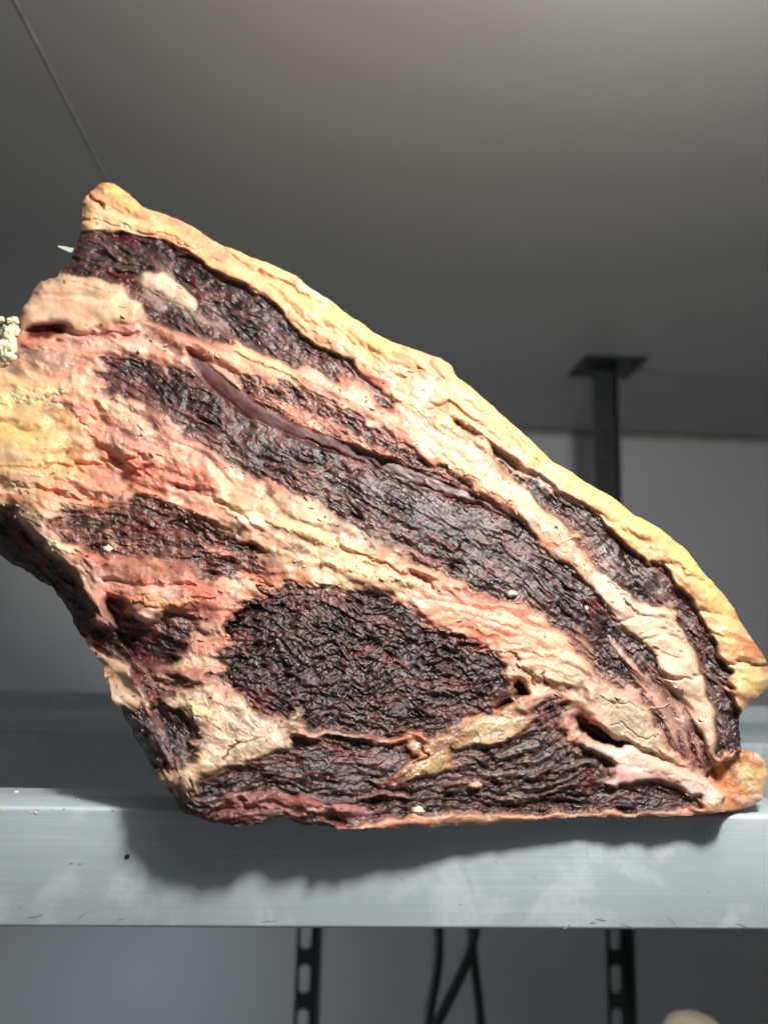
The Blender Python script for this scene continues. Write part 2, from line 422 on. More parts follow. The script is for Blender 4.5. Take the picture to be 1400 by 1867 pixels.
TC, TS = UX, UY

def lic(src, n, step=1.0, full=False):
    """smears src along the grain: fibres that follow the muscle"""
    q = 1 if full else 2
    sr = src[::q, ::q]; ux, uy = UX[::q, ::q], UY[::q, ::q]; hh, ww_ = sr.shape
    acc = sr.copy(); tot = 1.0
    II, JJ = np.meshgrid(np.arange(hh), np.arange(ww_), indexing='ij')
    for sgn in (1, -1):
        px = JJ.astype(np.float32); py = II.astype(np.float32); j, i = JJ, II
        for k in range(n):
            px += sgn*step/q*ux[i, j]; py += sgn*step/q*uy[i, j]
            j = np.clip((px+0.5).astype(np.int32), 0, ww_-1); i = np.clip((py+0.5).astype(np.int32), 0, hh-1)
            wgt = 0.5+0.5*math.cos(math.pi*(k+1)/(n+1)); acc += wgt*sr[i, j]; tot += wgt
    acc /= tot
    if not full:
        u = acc
        for ax in (0, 1):
            nx = np.concatenate([np.take(u, range(1, u.shape[ax]), ax), np.take(u, [-1], ax)], ax)
            st_ = np.stack([u, 0.5*(u+nx)], ax+1); sh_ = list(u.shape); sh_[ax] *= 2; u = st_.reshape(sh_)
        u = u[:GH, :GW]
        if u.shape != GX.shape: u = np.pad(u, ((0, GH-u.shape[0]), (0, GW-u.shape[1])), mode='edge')
        acc = blur(u, 1.6)
    acc -= acc.mean(); return acc/(acc.std()+1e-9)

def white(seed): return np.random.default_rng(seed).standard_normal(GX.shape)
F1 = lic(blur(white(1), 1.8), 10, 1.3, True)          # fine fibres
F2 = lic(blur(white(2), 3.5), 20, 1.8, True)          # bundles
F3 = lic(blur(white(3), 8), 30, 2.6)            # strands
F4 = lic(blur(white(4), 20), 30, 3.4)           # folds
Fc = lic(blur(white(5), 5), 4, 1.3)             # short crumbs
G1 = lic(blur(white(6), 2.0), 5, 1.2, True)           # granules drawn out along the grain
G2 = lic(blur(white(7), 3.6), 7, 1.6, True)
G3 = lic(blur(white(8), 7.5), 8, 2.2)

rag = nrm(fbm(GX, GY, 9, 3, 451, 0.65), 0.10)
def sheet(seed, rad, n, thr, soft=0.16, step=1.8):
    """torn patches drawn out along the grain, 0..1"""
    q = lic(blur(white(seed), rad), n, step, rad < 3.5)+rag
    t = np.clip((q-thr)/soft, 0, 1); return t*t*(3-2*t)
W_ridge = lic(blur(white(31), 11), 30, 2.8); W_ridge2 = lic(blur(white(32), 5.5), 24, 2.2)
fold = np.sqrt(W_ridge**2+0.03)-0.8; fold2 = np.sqrt(W_ridge2**2+0.03)-0.8      # rounded pads with creases between
A_pink = sheet(40, 11, 26, 0.30, 0.7); A_cream = sheet(41, 8, 22, 0.70, 0.45); A_grey = sheet(42, 12, 20, 0.95, 0.6); A_gap = sheet(43, 3.8, 16, 1.75, 0.3); A_crumb = sheet(44, 2.6, 1, 2.2, 0.3)
A_cream2 = sheet(45, 4, 16, 1.2, 0.3); A_red = sheet(46, 6, 26, 1.2, 0.5); A_yel = sheet(47, 20, 10, 0.8, 0.9)
B_str = sheet(50, 3.2, 10, 1.05, 0.4); B_film_sheen = sheet(51, 8, 14, 0.85, 0.6); B_red = sheet(52, 6, 12, 0.9, 0.5); B_cleft = sheet(53, 3.2, 11, 0.9, 0.7); B_fat = sheet(54, 2.8, 8, 2.1, 0.3); B_str2 = sheet(55, 5, 24, 1.25, 0.3); B_dust = sheet(56, 2.2, 4, 1.5, 0.4)

MR = lic(nrm(fbm(GX, GY, 30, 5, 461, 0.62, True), 1), 4, 1.4, True); MR2 = lic(nrm(fbm(GX, GY, 13, 4, 471, 0.65, True), 1), 3, 1.3, True)
S_pale = sheet(60, 2.8, 26, 0.5, 0.5); S_dark = sheet(61, 2.8, 26, 0.55, 0.5)

# ---- sections, painted back to front: name, kind, polygon, height (mm), edge softness
_al = 9.0*F3+8.0*F2+4.0*G2; _ac = 1.6*F3+1.6*F2+1.0*G2+0.6*G1
WAX = nrm(fbm(GX, GY, 40, 5, 501, 0.55), 3.6)+UX*_al-UY*_ac; WAY = nrm(fbm(GX, GY, 40, 5, 521, 0.55), 3.6)+UY*_al+UX*_ac
R = []
RG = dict(paleseam=.45, stripe=.35, pinkflap=.3, plate=.3, greenish=.6, collagen=.7, cap=.35, seam=.7, striped=.6, tendon=.05, purple=.6, cream=.6, knuckle=.3, rind=.5, eye=.9)
def reg(name, kind, poly, h, ragged=1.0): R.append((name, kind, poly, h, min(ragged, RG.get(kind, 1.0))))
CAPLOW = [(150,421),(186,418),(214,427),(257,430),(307,441),(343,457),(371,479),(407,504),(446,516),(462,538),(493,545),(514,568),(543,607),(575,629),(614,646),(643,657),(650,675),(671,690)]
CAPLOW2 = [(735,700),(775,690),(800,715),(786,739),(829,768),(864,789),(907,819),(941,840),(980,861),(1023,896),(1074,926),(1109,964),(1139,994),(1177,1024),(1211,1033),(1229,1063),(1263,1093),(1276,1127),(1301,1166),(1314,1200),(1337,1239),(1341,1270),(1349,1303)]
reg('membrane', 'membrane', [(-100,300),(1500,300),(1500,1600),(-100,1600)], 2.5, 0)
reg('muscle', 'muscle', [(100,440),(150,410),(250,420),(450,505),(640,640),(668,693),(696,714),(736,743),(704,746),(664,714),(646,696),(614,689),(550,675),(507,661),(470,645),(436,629),(400,626),(375,628),(330,610),(300,592),(262,575),(250,545),(210,520),(170,507),(125,506),(60,505)], 0)
reg('muscle', 'redmuscle', [(421,672),(446,686),(489,693),(536,704),(571,725),(614,732),(646,750),(657,768),(704,779),(721,800),(750,821),(779,846),(811,854),(846,878),(885,912),(840,900),(786,880),(721,855),(650,826),(579,798),(507,769),(450,735)], 1.0)
reg('muscle', 'muscle', [(186,675),(200,643),(257,650),(286,664),(325,672),(372,690),(436,722),(489,752),(561,788),(632,816),(704,846),(775,875),(860,905),(930,943),(965,968),(985,1000),(1049,1040),(1074,1065),(1100,1090),(1125,1132),(1164,1170),(1196,1200),(1239,1272),(1278,1345),(1290,1380),(1305,1400),(1290,1415),(1274,1411),(1243,1384),(1215,1356),(1196,1325),(1192,1301),(1176,1278),(1153,1254),(1094,1237),(1070,1207),(1046,1180),(1027,1152),(988,1125),(948,1101),(889,1085),(850,1074),(811,1052),(779,1036),(757,1004),(704,993),(664,971),(643,957),(600,939),(571,914),(514,893),(486,879),(429,854),(379,821),(332,789),(321,768),(286,754),(257,739),(229,732),(193,721)], -0.5)
reg('muscle', 'marbled', [(828,768),(864,789),(907,819),(941,840),(980,861),(1023,896),(1074,926),(1109,964),(1139,994),(1177,1024),(1211,1033),(1229,1063),(1263,1093),(1276,1127),(1301,1166),(1314,1200),(1337,1239),(1341,1270),(1349,1303),(1360,1376),(1300,1378),(1306,1349),(1302,1305),(1290,1262),(1278,1223),(1263,1184),(1243,1144),(1219,1117),(1207,1106),(1169,1101),(1126,1071),(1100,1050),(1066,1011),(1040,986),(1066,981),(1057,964),(1023,969),(997,939),(971,900),(950,879),(911,849),(890,820),(856,801)], -2.5)
reg('muscle', 'redmuscle', [(84,964),(89,950),(125,929),(171,921),(229,914),(264,907),(304,918),(339,932),(375,950),(411,971),(464,993),(493,1014),(475,1036),(393,1054),(350,1054),(339,1029),(286,1014),(250,1021),(200,1014),(161,1007),(136,993),(107,986)], -1.0)
reg('muscle', 'muscle', [(193,1096),(229,1093),(240,1125),(264,1136),(304,1129),(339,1118),(364,1129),(357,1161),(336,1186),(307,1211),(286,1221),(264,1211),(229,1179),(200,1136)], -3)
reg('muscle', 'muscle', [(-90,905),(0,925),(29,932),(50,971),(86,1007),(121,1032),(143,1064),(154,1093),(171,1129),(200,1143),(232,1171),(264,1211),(300,1255),(290,1268),(250,1240),(225,1222),(196,1204),(165,1160),(100,1150),(-90,1060)], -3.0)
reg('muscle', 'muscle', [(220,1300),(257,1279),(282,1300),(304,1336),(336,1364),(343,1386),(321,1407),(307,1432),(290,1445),(240,1380)], 0.5)
reg('muscle', 'muscle', [(262,1272),(286,1280),(329,1296),(350,1318),(350,1364),(338,1366),(306,1336),(284,1300)], -5)
reg('muscle', 'eye', [(454,1082),(482,1068),(525,1064),(571,1068),(614,1079),(668,1075),(704,1086),(743,1107),(779,1132),(829,1154),(857,1164),(889,1179),(921,1207),(934,1243),(932,1270),(889,1301),(836,1321),(793,1338),(750,1339),(693,1339),(639,1339),(586,1336),(536,1328),(543,1300),(471,1307),(457,1275),(436,1271),(400,1250),(393,1229),(396,1204),(407,1175),(411,1136),(421,1107)], 0.5)
reg('muscle', 'muscle', [(318,1470),(350,1446),(364,1420),(400,1408),(429,1400),(471,1379),(521,1361),(579,1354),(650,1350),(721,1357),(790,1372),(871,1361),(943,1350),(968,1318),(979,1289),(1004,1264),(1039,1286),(1019,1317),(1023,1341),(1046,1349),(1070,1376),(1101,1376),(1125,1392),(1121,1415),(1109,1431),(1149,1431),(1204,1425),(1259,1444),(1294,1459),(1267,1470),(1184,1476),(1086,1478),(968,1482),(850,1480),(764,1488),(693,1498),(621,1511),(560,1530),(300,1530)], -0.5)
reg('membrane_fold', 'pinkfold', [(395,1470),(420,1445),(470,1440),(520,1446),(580,1462),(640,1470),(700,1474),(690,1484),(620,1492),(560,1486),(500,1474),(450,1475),(420,1484)], 1.0)
reg('muscle', 'purple', [(1110,1440),(1149,1431),(1204,1425),(1259,1444),(1294,1459),(1267,1470),(1184,1476),(1000,1480),(1060,1455)], -0.5)
reg('crusted_fat', 'crust', [(480,722),(520,738),(600,772),(660,800),(720,832),(700,834),(640,812),(570,782),(510,758),(470,735)], 1.6)
reg('crusted_fat', 'crust', [(400,1060),(480,1045),(500,1065),(455,1085),(425,1110),(412,1140),(402,1180),(396,1212),(378,1218),(355,1195),(385,1150),(395,1110)], 1.8)
reg('muscle', 'redmuscle', [(240,1215),(300,1225),(345,1240),(335,1260),(300,1282),(262,1272),(250,1250)], -1.5)
reg('muscle_strand', 'strand', [(500,842),(560,850),(640,880),(600,892),(650,905),(590,912),(540,890),(490,875)], 0.6)
reg('muscle_strand', 'strand', [(700,1000),(790,1020),(850,1060),(910,1085),(860,1084),(790,1050)], 0.3)
reg('fat_seam', 'seam', [(375,628),(400,624),(436,627),(470,643),(507,658),(550,673),(614,687),(646,694),(668,714),(706,743),(690,757),(657,768),(646,750),(614,732),(571,725),(536,704),(489,693),(446,686),(421,666),(395,648)], 3.5)
reg('fat_seam', 'seam', [(660,690),(700,680),(735,700),(775,690),(800,715),(786,739),(829,768),(856,801),(890,820),(911,849),(950,879),(971,900),(997,939),(1023,969),(1057,964),(1066,981),(1040,986),(1066,1011),(1085,1040),(1070,1062),(1049,1037),(1014,1011),(980,994),(963,964),(937,943),(881,902),(846,875),(811,854),(779,846),(750,821),(721,800),(704,779),(670,768),(700,745),(736,743),(696,714)], 3.5)
reg('fat_seam', 'paleseam', [(1070,1062),(1085,1040),(1100,1050),(1126,1071),(1169,1101),(1207,1106),(1219,1117),(1243,1144),(1263,1184),(1278,1223),(1290,1262),(1302,1305),(1306,1349),(1300,1376),(1290,1376),(1278,1341),(1263,1301),(1239,1270),(1215,1235),(1196,1199),(1164,1168),(1125,1129),(1098,1093)], 3.0)
reg('fat_streak', 'paleseam', [(243,505),(260,491),(300,499),(330,520),(357,548),(350,563),(318,553),(270,528)], 1.0, 0.3)
reg('fat_streak', 'greystreak', [(330,552),(360,560),(400,585),(420,602),(385,590),(350,578)], 0.8)
reg('fat_streak', 'greystreak', [(262,520),(290,545),(320,570),(300,575),(268,548)], 0.8)
reg('fat_streak', 'stripe', [(1130,1190),(1150,1200),(1190,1250),(1225,1300),(1235,1340),(1240,1370),(1225,1355),(1205,1310),(1175,1265),(1145,1225)], 1.2, 0.6)
reg('fat_streak', 'stripe', [(1222,1290),(1246,1318),(1258,1370),(1265,1402),(1254,1396),(1244,1350)], 1.2, 0.6)
reg('fat_streak', 'stripe', [(1045,1135),(1062,1150),(1085,1190),(1072,1192),(1052,1160)], 0.8, 0.8)
reg('fat_streak', 'stripe', [(1100,1150),(1118,1165),(1150,1205),(1138,1206),(1112,1180)], 0.8)
reg('fat_streak', 'stripe', [(1165,1225),(1188,1240),(1222,1285),(1240,1325),(1228,1312),(1200,1275)], 0.8)
reg('fat_streak', 'stripe', [(1200,1240),(1218,1255),(1252,1310),(1268,1360),(1258,1345),(1232,1295)], 0.6)
reg('fat_streak', 'stripe', [(1262,1330),(1275,1352),(1284,1396),(1272,1385)], 0.6)
reg('crusted_fat', 'crust', [(255,592),(300,604),(340,618),(375,645),(388,672),(366,688),(330,668),(295,652),(272,630)], 2.2)
reg('tendon', 'tendon', [(338,632),(372,654),(392,672),(421,697),(464,730),(507,757),(579,786),(650,814),(721,843),(786,868),(829,886),(880,908),(940,946),(900,930),(840,912),(775,889),(704,862),(632,834),(561,809),(489,777),(436,749),(405,724),(380,704),(352,668)], -0.9, 0.22)
reg('yellow_fat', 'yellow', [(-90,690),(0,690),(60,690),(105,720),(118,790),(100,835),(60,850),(110,870),(60,890),(0,880),(-90,880)], 5.0)
reg('pale_fat', 'cream', [(34,605),(30,570),(50,540),(75,508),(118,500),(154,506),(200,520),(229,535),(256,555),(250,576),(229,588),(186,598),(140,600),(90,596)], 5.5)
reg('pocket', 'redhole', [(58,592),(90,590),(126,588),(122,604),(95,617),(60,618),(45,605)], -6, 0.7)
reg('membrane_flap', 'flap', [(400,910),(440,900),(490,915),(540,940),(600,960),(650,985),(672,1010),(720,1018),(790,1040),(850,1062),(840,1074),(780,1062),(700,1040),(640,1022),(570,1015),(520,1000),(470,975),(430,950)], 4.6)
reg('membrane_flap', 'flap', [(590,1018),(650,1026),(700,1045),(770,1066),(830,1078),(800,1090),(760,1094),(700,1078),(640,1060),(600,1045)], 5.2)
reg('membrane_flap', 'greyflap', [(575,915),(640,960),(700,995),(760,1006),(775,1022),(720,1020),(660,1000),(600,962)], 3.2)
reg('striated_fat', 'striped', [(770,1060),(860,1080),(948,1103),(1000,1135),(1046,1182),(1090,1240),(1050,1262),(985,1240),(935,1200),(890,1172),(830,1148),(775,1125),(740,1098)], 3.0)
reg('membrane', 'shelf', [(150,1060),(230,1060),(340,1050),(400,1066),(390,1105),(340,1120),(300,1130),(262,1138),(238,1122),(232,1090),(190,1090)], 2.0)
reg('collagen_patch', 'collagen', [(300,1282),(336,1257),(379,1254),(414,1264),(457,1277),(468,1296),(493,1312),(536,1304),(538,1336),(521,1359),(471,1381),(443,1395),(400,1403),(364,1416),(350,1446),(318,1459),(298,1438),(329,1404),(346,1379),(350,1329),(336,1300)], 2.6)
reg('collagen_patch', 'greenish', [(736,1343),(779,1350),(793,1343),(843,1325),(893,1307),(943,1298),(970,1311),(961,1332),(925,1346),(871,1354),(854,1362),(814,1368),(821,1386),(814,1407),(771,1414),(736,1429),(718,1436),(690,1432),(721,1407),(750,1386),(743,1368)], 2.4)
reg('collagen_plate', 'plate', [(1101,1262),(1125,1268),(1164,1280),(1188,1299),(1196,1333),(1215,1364),(1243,1396),(1204,1374),(1156,1366),(1125,1343),(1098,1312),(1075,1286)], 4.0, 0.5)
reg('fat_nub', 'cream', [(142,1155),(160,1160),(190,1200),(235,1215),(238,1232),(210,1235),(185,1225),(150,1180)], 1.5)
reg('fat_nub', 'cream', [(190,1232),(225,1225),(245,1255),(258,1278),(240,1300),(205,1275)], 1.0)
reg('cavity', 'hole', [(1046,1310),(1062,1302),(1090,1326),(1122,1347),(1160,1363),(1128,1360),(1094,1353),(1074,1343),(1062,1330)], -7.5, 0.3)
reg('cavity', 'hole', [(934,1252),(946,1240),(960,1252),(954,1268),(938,1274)], -14, 0.4)
reg('cavity', 'hole', [(899,1292),(927,1273),(936,1279),(915,1297)], -10, 0.4)
reg('cavity', 'hole', [(305,955),(330,952),(352,962),(340,972),(318,968)], -4, 0.6)
reg('fat_flap', 'pinkflap', [(1062,1354),(1101,1364),(1145,1364),(1204,1384),(1243,1407),(1282,1423),(1319,1447),(1320,1462),(1306,1470),(1280,1455),(1250,1440),(1204,1423),(1164,1427),(1125,1437),(1112,1430),(1124,1412),(1122,1394),(1095,1378)], 4.0, 0.5)
reg('bottom_rind', 'rind', [(612,1511),(700,1496),(770,1487),(850,1481),(970,1483),(1090,1480),(1267,1472),(1294,1459),(1325,1456),(1330,1500),(1000,1530),(600,1530)], 3.0, 0.6)
reg('knuckle_fat', 'knuckle', [(1342,1376),(1360,1360),(1420,1370),(1420,1490),(1325,1490),(1316,1466),(1319,1448),(1296,1430),(1283,1412),(1298,1394),(1330,1386)], -4, 0.6)
reg('fat_cap', 'cap', [(100,300)]+[(140,421)]+CAPLOW+CAPLOW2+[(1450,1310),(1450,900),(900,560),(400,300)], 4.0, 0.5)

LAB = np.zeros(GX.shape, np.int32)
for i, (nm, kd, poly, h, rg) in enumerate(R):
    m = inpoly(poly, GX+WAX*rg, GY+WAY*rg); LAB[m] = i
HB = np.array([r[3] for r in R], float)[LAB]
kinds = [r[1] for r in R]
def K(*ks):
    s = np.zeros(len(R), bool)
    for i, k in enumerate(kinds):
        if k in ks: s[i] = True
    return s[LAB]
MUSC = K('strand', 'muscle', 'redmuscle', 'marbled', 'eye', 'purple')

# ---- relief, millimetres towards the viewer
SOFTK = K('membrane', 'yellow', 'cream', 'shelf', 'collagen', 'striped', 'crust', 'seam', 'greystreak', 'paleseam')
_s = blur(SOFTK.astype(float), 6)
h = (0.55*blur(HB, 2.2)+0.45*blur(HB, 9))*(1-0.7*_s)+0.7*_s*blur(HB, 7)
# plumpness: middles of sections swell, borders sink
edge = np.zeros(GX.shape)
lab_l = LAB.astype(float)
dif = (np.abs(np.diff(LAB, axis=0, prepend=LAB[:1])) > 0) | (np.abs(np.diff(LAB, axis=1, prepend=LAB[:, :1])) > 0)
groove = blur(dif.astype(float), 2.5); groove = np.clip(groove/0.35, 0, 1)
near = np.clip(blur(dif.astype(float), 14)/0.12, 0, 1)
def sm(m, r=3): return blur(m.astype(float), r)
mw = sm(MUSC); capw = sm(K('cap')); eyew = sm(K('eye')); redw = sm(K('redmuscle')); marw = sm(K('marbled')); tenw = sm(K('tendon'), 2)
memw = sm(K('membrane', 'shelf', 'flap', 'greyflap', 'crust', 'pinkfold')); seamw = sm(K('seam', 'paleseam', 'stripe', 'greystreak', 'rind', 'knuckle', 'cream', 'yellow'))
strw = sm(K('striped')); colw = sm(K('collagen', 'greenish', 'plate'))
clump = nrm(fbm(GX, GY, 16, 4, 601, 0.6), .4); clump2 = nrm(fbm(GX, GY, 46, 3, 611), .5)
rid = fbm(GX+F3*3, GY, 22, 4, 621, 0.55, True)
def terrace(t, k, sharp=0.16):
    u = t*k; f = np.floor(u); q = np.clip((u-f)/sharp, 0, 1); return (f+q*q*(3-2*q))/k
flakeT = nrm(fbm(GX+5*G3, GY+5*G3, 56, 4, 631, 0.5), .5)+0.16*F4
flake = terrace(flakeT, 2.6, 0.45)-flakeT*0.35
crT = nrm(fbm(GX, GY, 24, 4, 641, 0.6), .4)+0.10*G3
crust = terrace(crT, 4.0)-crT*0.5
amod = np.clip(0.95+nrm(fbm(GX, GY, 60, 4, 661), .6), 0.15, 2.0)          # some patches dried smooth, others crumbly
smooth = np.clip(1-np.hypot((GX-860)/170, (GY-960)/70), 0, 1)
amod = amod*(1-0.6*smooth)
gl = 0.52*G3+0.50*G2+0.26*G1
gl = gl-0.22*np.abs(gl)                                              # sharp clefts, rounded tops
big = nrm(fbm(GX, GY, 130, 3, 681), 1.0)
crease = np.exp(-(F3/0.16)**2)+0.7*np.exp(-(F2/0.14)**2)
big = nrm(fbm(GX, GY, 130, 3, 681), 1.0)
tk = 1-blur(K('tendon').astype(float), 2)
h += mw*tk*(amod*(0.12*MR+0.12*MR2+0.19*gl+0.18*F1+0.17*F2+0.10*G1-0.5*B_cleft*(1-0.5*eyew)-0.15*crease*(1-eyew))+0.35*B_str+0.5*B_str2+0.15*B_fat+0.35*clump+0.6*clump2+0.6*big)
h += eyew*(0.10*MR+0.16*MR2+0.20*G1+0.15*Fc+0.5*clump+0.45*crust)
h += redw*(1.5*crust+0.3*gl+0.3*Fc)
h += marw*(0.25*gl+0.3*Fc)
lay = blur(0.8*A_cream+0.35*A_cream2-0.5*A_pink-0.7*A_gap-0.4*A_red-0.3*A_grey, 2.6)
h += memw*(0.55*lay+0.5*flake+1.5*fold+0.3*fold2+1.1*clump2+1.7*big+0.08*crust)
h += seamw*(0.38*lay+0.3*flake+1.1*fold+0.2*fold2+0.6*clump2+0.7*big)
h += sm(K('pinkflap'))*(0.35*fold+0.4*clump2+0.6*big)
h += strw*(0.5*F3+0.28*F2+0.5*flake+0.4*lay)
h += colw*(0.6*lay+0.8*flake+0.25*fold2+0.35*crust)
h += capw*(1.1*fold+0.5*F4+0.08*fold2+0.10*lay+0.8*clump2+0.10*flake+0.8*big)
h += sm(K('crust', 'knuckle'))*(0.8*crust+0.25*Fc+0.1*G2)
nearM = np.clip(blur(MUSC.astype(float), 20)*1.7, 0, 1)*(~MUSC)*(1-capw)*(1-K('tendon', 'plate', 'pinkflap', 'paleseam'))*INS
nearF = np.clip(blur((~MUSC & INS & ~K('cap')).astype(float), 22)*1.6, 0, 1)*MUSC
stp = S_pale*nearF; std_ = S_dark*nearM
h += 0.5*stp-0.6*std_
h += tenw*(-0.3*np.clip(tenw, 0, 1)-0.08*F2+0.15*F3+0.05*G1)
h -= groove*(0.40-0.2*capw)
h -= 1.3*near*mw*(0.4+0.6*(clump2 > 0))

rad_ = np.hypot((GX-925)/1.25, (GY-1318)*1.0)+6*nrm(fbm(GX, GY, 40, 3, 691), .6)
curlm = sm(K('muscle'))*np.clip((GX-840)/60, 0, 1)*np.clip((1115-GX)/40, 0, 1)*np.clip((GY-1270)/30, 0, 1)*np.clip((rad_-38)/12, 0, 1)*np.clip((175-rad_)/30, 0, 1)
curl = np.abs(np.sin(rad_*math.pi/22))
h += curlm*2.0*(curl-0.6)
# hand-read folds, cracks and ledges: polyline, width, height mm
def polyd(pts):
    d = np.full(GX.shape, 1e9); P = np.asarray(pts, float)
    for (xa, ya), (xb, yb) in zip(P[:-1], P[1:]):
        vx, vy = xb-xa, yb-ya; l2 = vx*vx+vy*vy
        t = np.clip(((gxw-xa)*vx+(gyw-ya)*vy)/l2, 0, 1)
        d = np.minimum(d, np.hypot(gxw-xa-t*vx, gyw-ya-t*vy))
    return d
gxw = GX+0.6*WAX; gyw = GY+0.6*WAY
CR = [([(246,768),(258,778),(262,800)],1.6,-2),([(470,1100),(440,1110),(425,1140),(405,1170)],3,-4),([(455,1060),(480,1058),(470,1090)],3,-3),([(418,1352),(412,1385)],1.8,-3),([(405,1360),(440,1352),(470,1345)],1.5,-1.2),([(350,1430),(345,1446)],3,-4),
      ([(925,1190),(950,1215),(965,1235),(975,1250)],1.6,-2),([(985,1225),(1000,1250)],1.6,-3),([(760,1360),(770,1380),(745,1400)],1.8,-3),([(1110,1065),(1135,1085),(1160,1120)],2,-1.8),([(440,1455),(438,1465)],3,-4),
      ([(150,400),(230,420),(330,440),(390,470)],3,-1.6),([(180,372),(240,394),(300,407),(380,452),(480,503)],7,-2.0),([(480,503),(530,522),(560,545),(620,562)],7,-3.0),([(480,520),(505,530),(520,550),(560,580),(600,604),(690,645)],7,-2.2),([(160,350),(170,366),(190,376)],3,-5),([(640,600),(700,640),(760,665)],8,1.2),([(1130,950),(1200,995),(1262,1045)],10,1.4),([(1290,1095),(1330,1145),(1370,1200)],12,1.2),
      ([(650,560),(700,620),(740,660)],5,0.8),([(720,690),(765,685),(790,665),(800,690)],6,-1.6),([(786,740),(830,755),(880,775),(930,815)],6,-3.0),([(860,742),(930,797),(1000,852),(1080,907)],8,-1.6),([(1080,930),(1130,960),(1180,1000)],5,-1.2),
      ([(1210,1030),(1260,1050),(1300,1080)],6,-1.6),([(1260,1110),(1310,1120),(1350,1135)],6,-1.4),([(1290,1160),(1340,1165),(1385,1180)],6,-1.4),([(1320,1215),(1360,1210),(1400,1210)],5,-1.6),
      ([(1120,1130),(1180,1120),(1230,1140)],5,-1.2),([(1170,1165),(1220,1160),(1255,1180)],5,-1.2),([(1200,1200),(1250,1195)],4,-1.0),([(1220,1240),(1280,1238)],3,-1.8),
      ([(70,845),(130,855),(200,845),(260,835)],8,-3.5),([(0,770),(60,790),(110,775)],10,-2.0),([(100,600),(160,612),(250,610)],6,-2.5),([(180,740),(220,800),(240,850)],10,2.5),([(240,855),(280,840),(330,820)],7,2.2),([(190,770),(260,810),(310,830)],8,-2.0),
      ([(0,890),(60,895),(130,905),(200,905)],5,-2.0),([(280,870),(380,890),(450,930)],8,1.6),([(330,890),(430,930),(480,970)],5,-2.0),([(200,1060),(270,1070),(350,1068)],6,-2.8),([(240,1085),(300,1090),(380,1080)],5,1.5),
      ([(740,1010),(800,1050),(900,1090)],7,-2.4),([(620,1000),(700,1030),(780,1062)],4,-2.2),([(560,800),(640,838),(760,890),(880,925)],4,-1.5),([(395,1480),(480,1462),(560,1482),(620,1497)],4,-2),([(660,1460),(760,1462),(900,1468),(1060,1465)],5,-2.5),([(700,1440),(820,1450),(940,1452),(1040,1430),(1080,1400)],5,-1.6),([(900,1400),(980,1380),(1030,1340)],5,-1.6),([(540,1344),(640,1346),(740,1350)],5,1.6),
      ([(1100,1350),(1160,1355),(1210,1375),(1260,1405)],3,1.2),([(120,985),(150,1020),(165,1070)],7,-1.5),([(60,1000),(130,1060),(180,1140),(250,1200)],10,2.2),([(160,1100),(220,1160),(265,1220)],4,-2.5),([(1105,1285),(1190,1300)],1.2,-1.0),([(1110,1325),(1200,1352)],1.2,-1.0),([(1126,1275),(1134,1300)],1.4,-1.6)]
for pts, wd, hh in CR:
    d = polyd(pts); h += hh*np.exp(-(d/wd)**2)

STRH = [([(880,1452),(960,1448),(1030,1425),(1075,1390)],5,1.2),([(900,1425),(970,1415),(1020,1385),(1040,1345)],5,1.2),([(820,1430),(880,1422),(940,1405),(990,1375),(1010,1340)],4,.9),([(1022,1345),(1045,1365),(1066,1396)],7,1.4),([(540,1472),(640,1462),(700,1450),(760,1462),(900,1474)],7,1.4),([(540,1340),(640,1344),(740,1350)],5,1.2),([(250,1310),(290,1370),(312,1410)],9,1.6)]
for pts, wd, hh in STRH:
    h += hh*np.exp(-(polyd(pts)/wd)**2)*MUSC
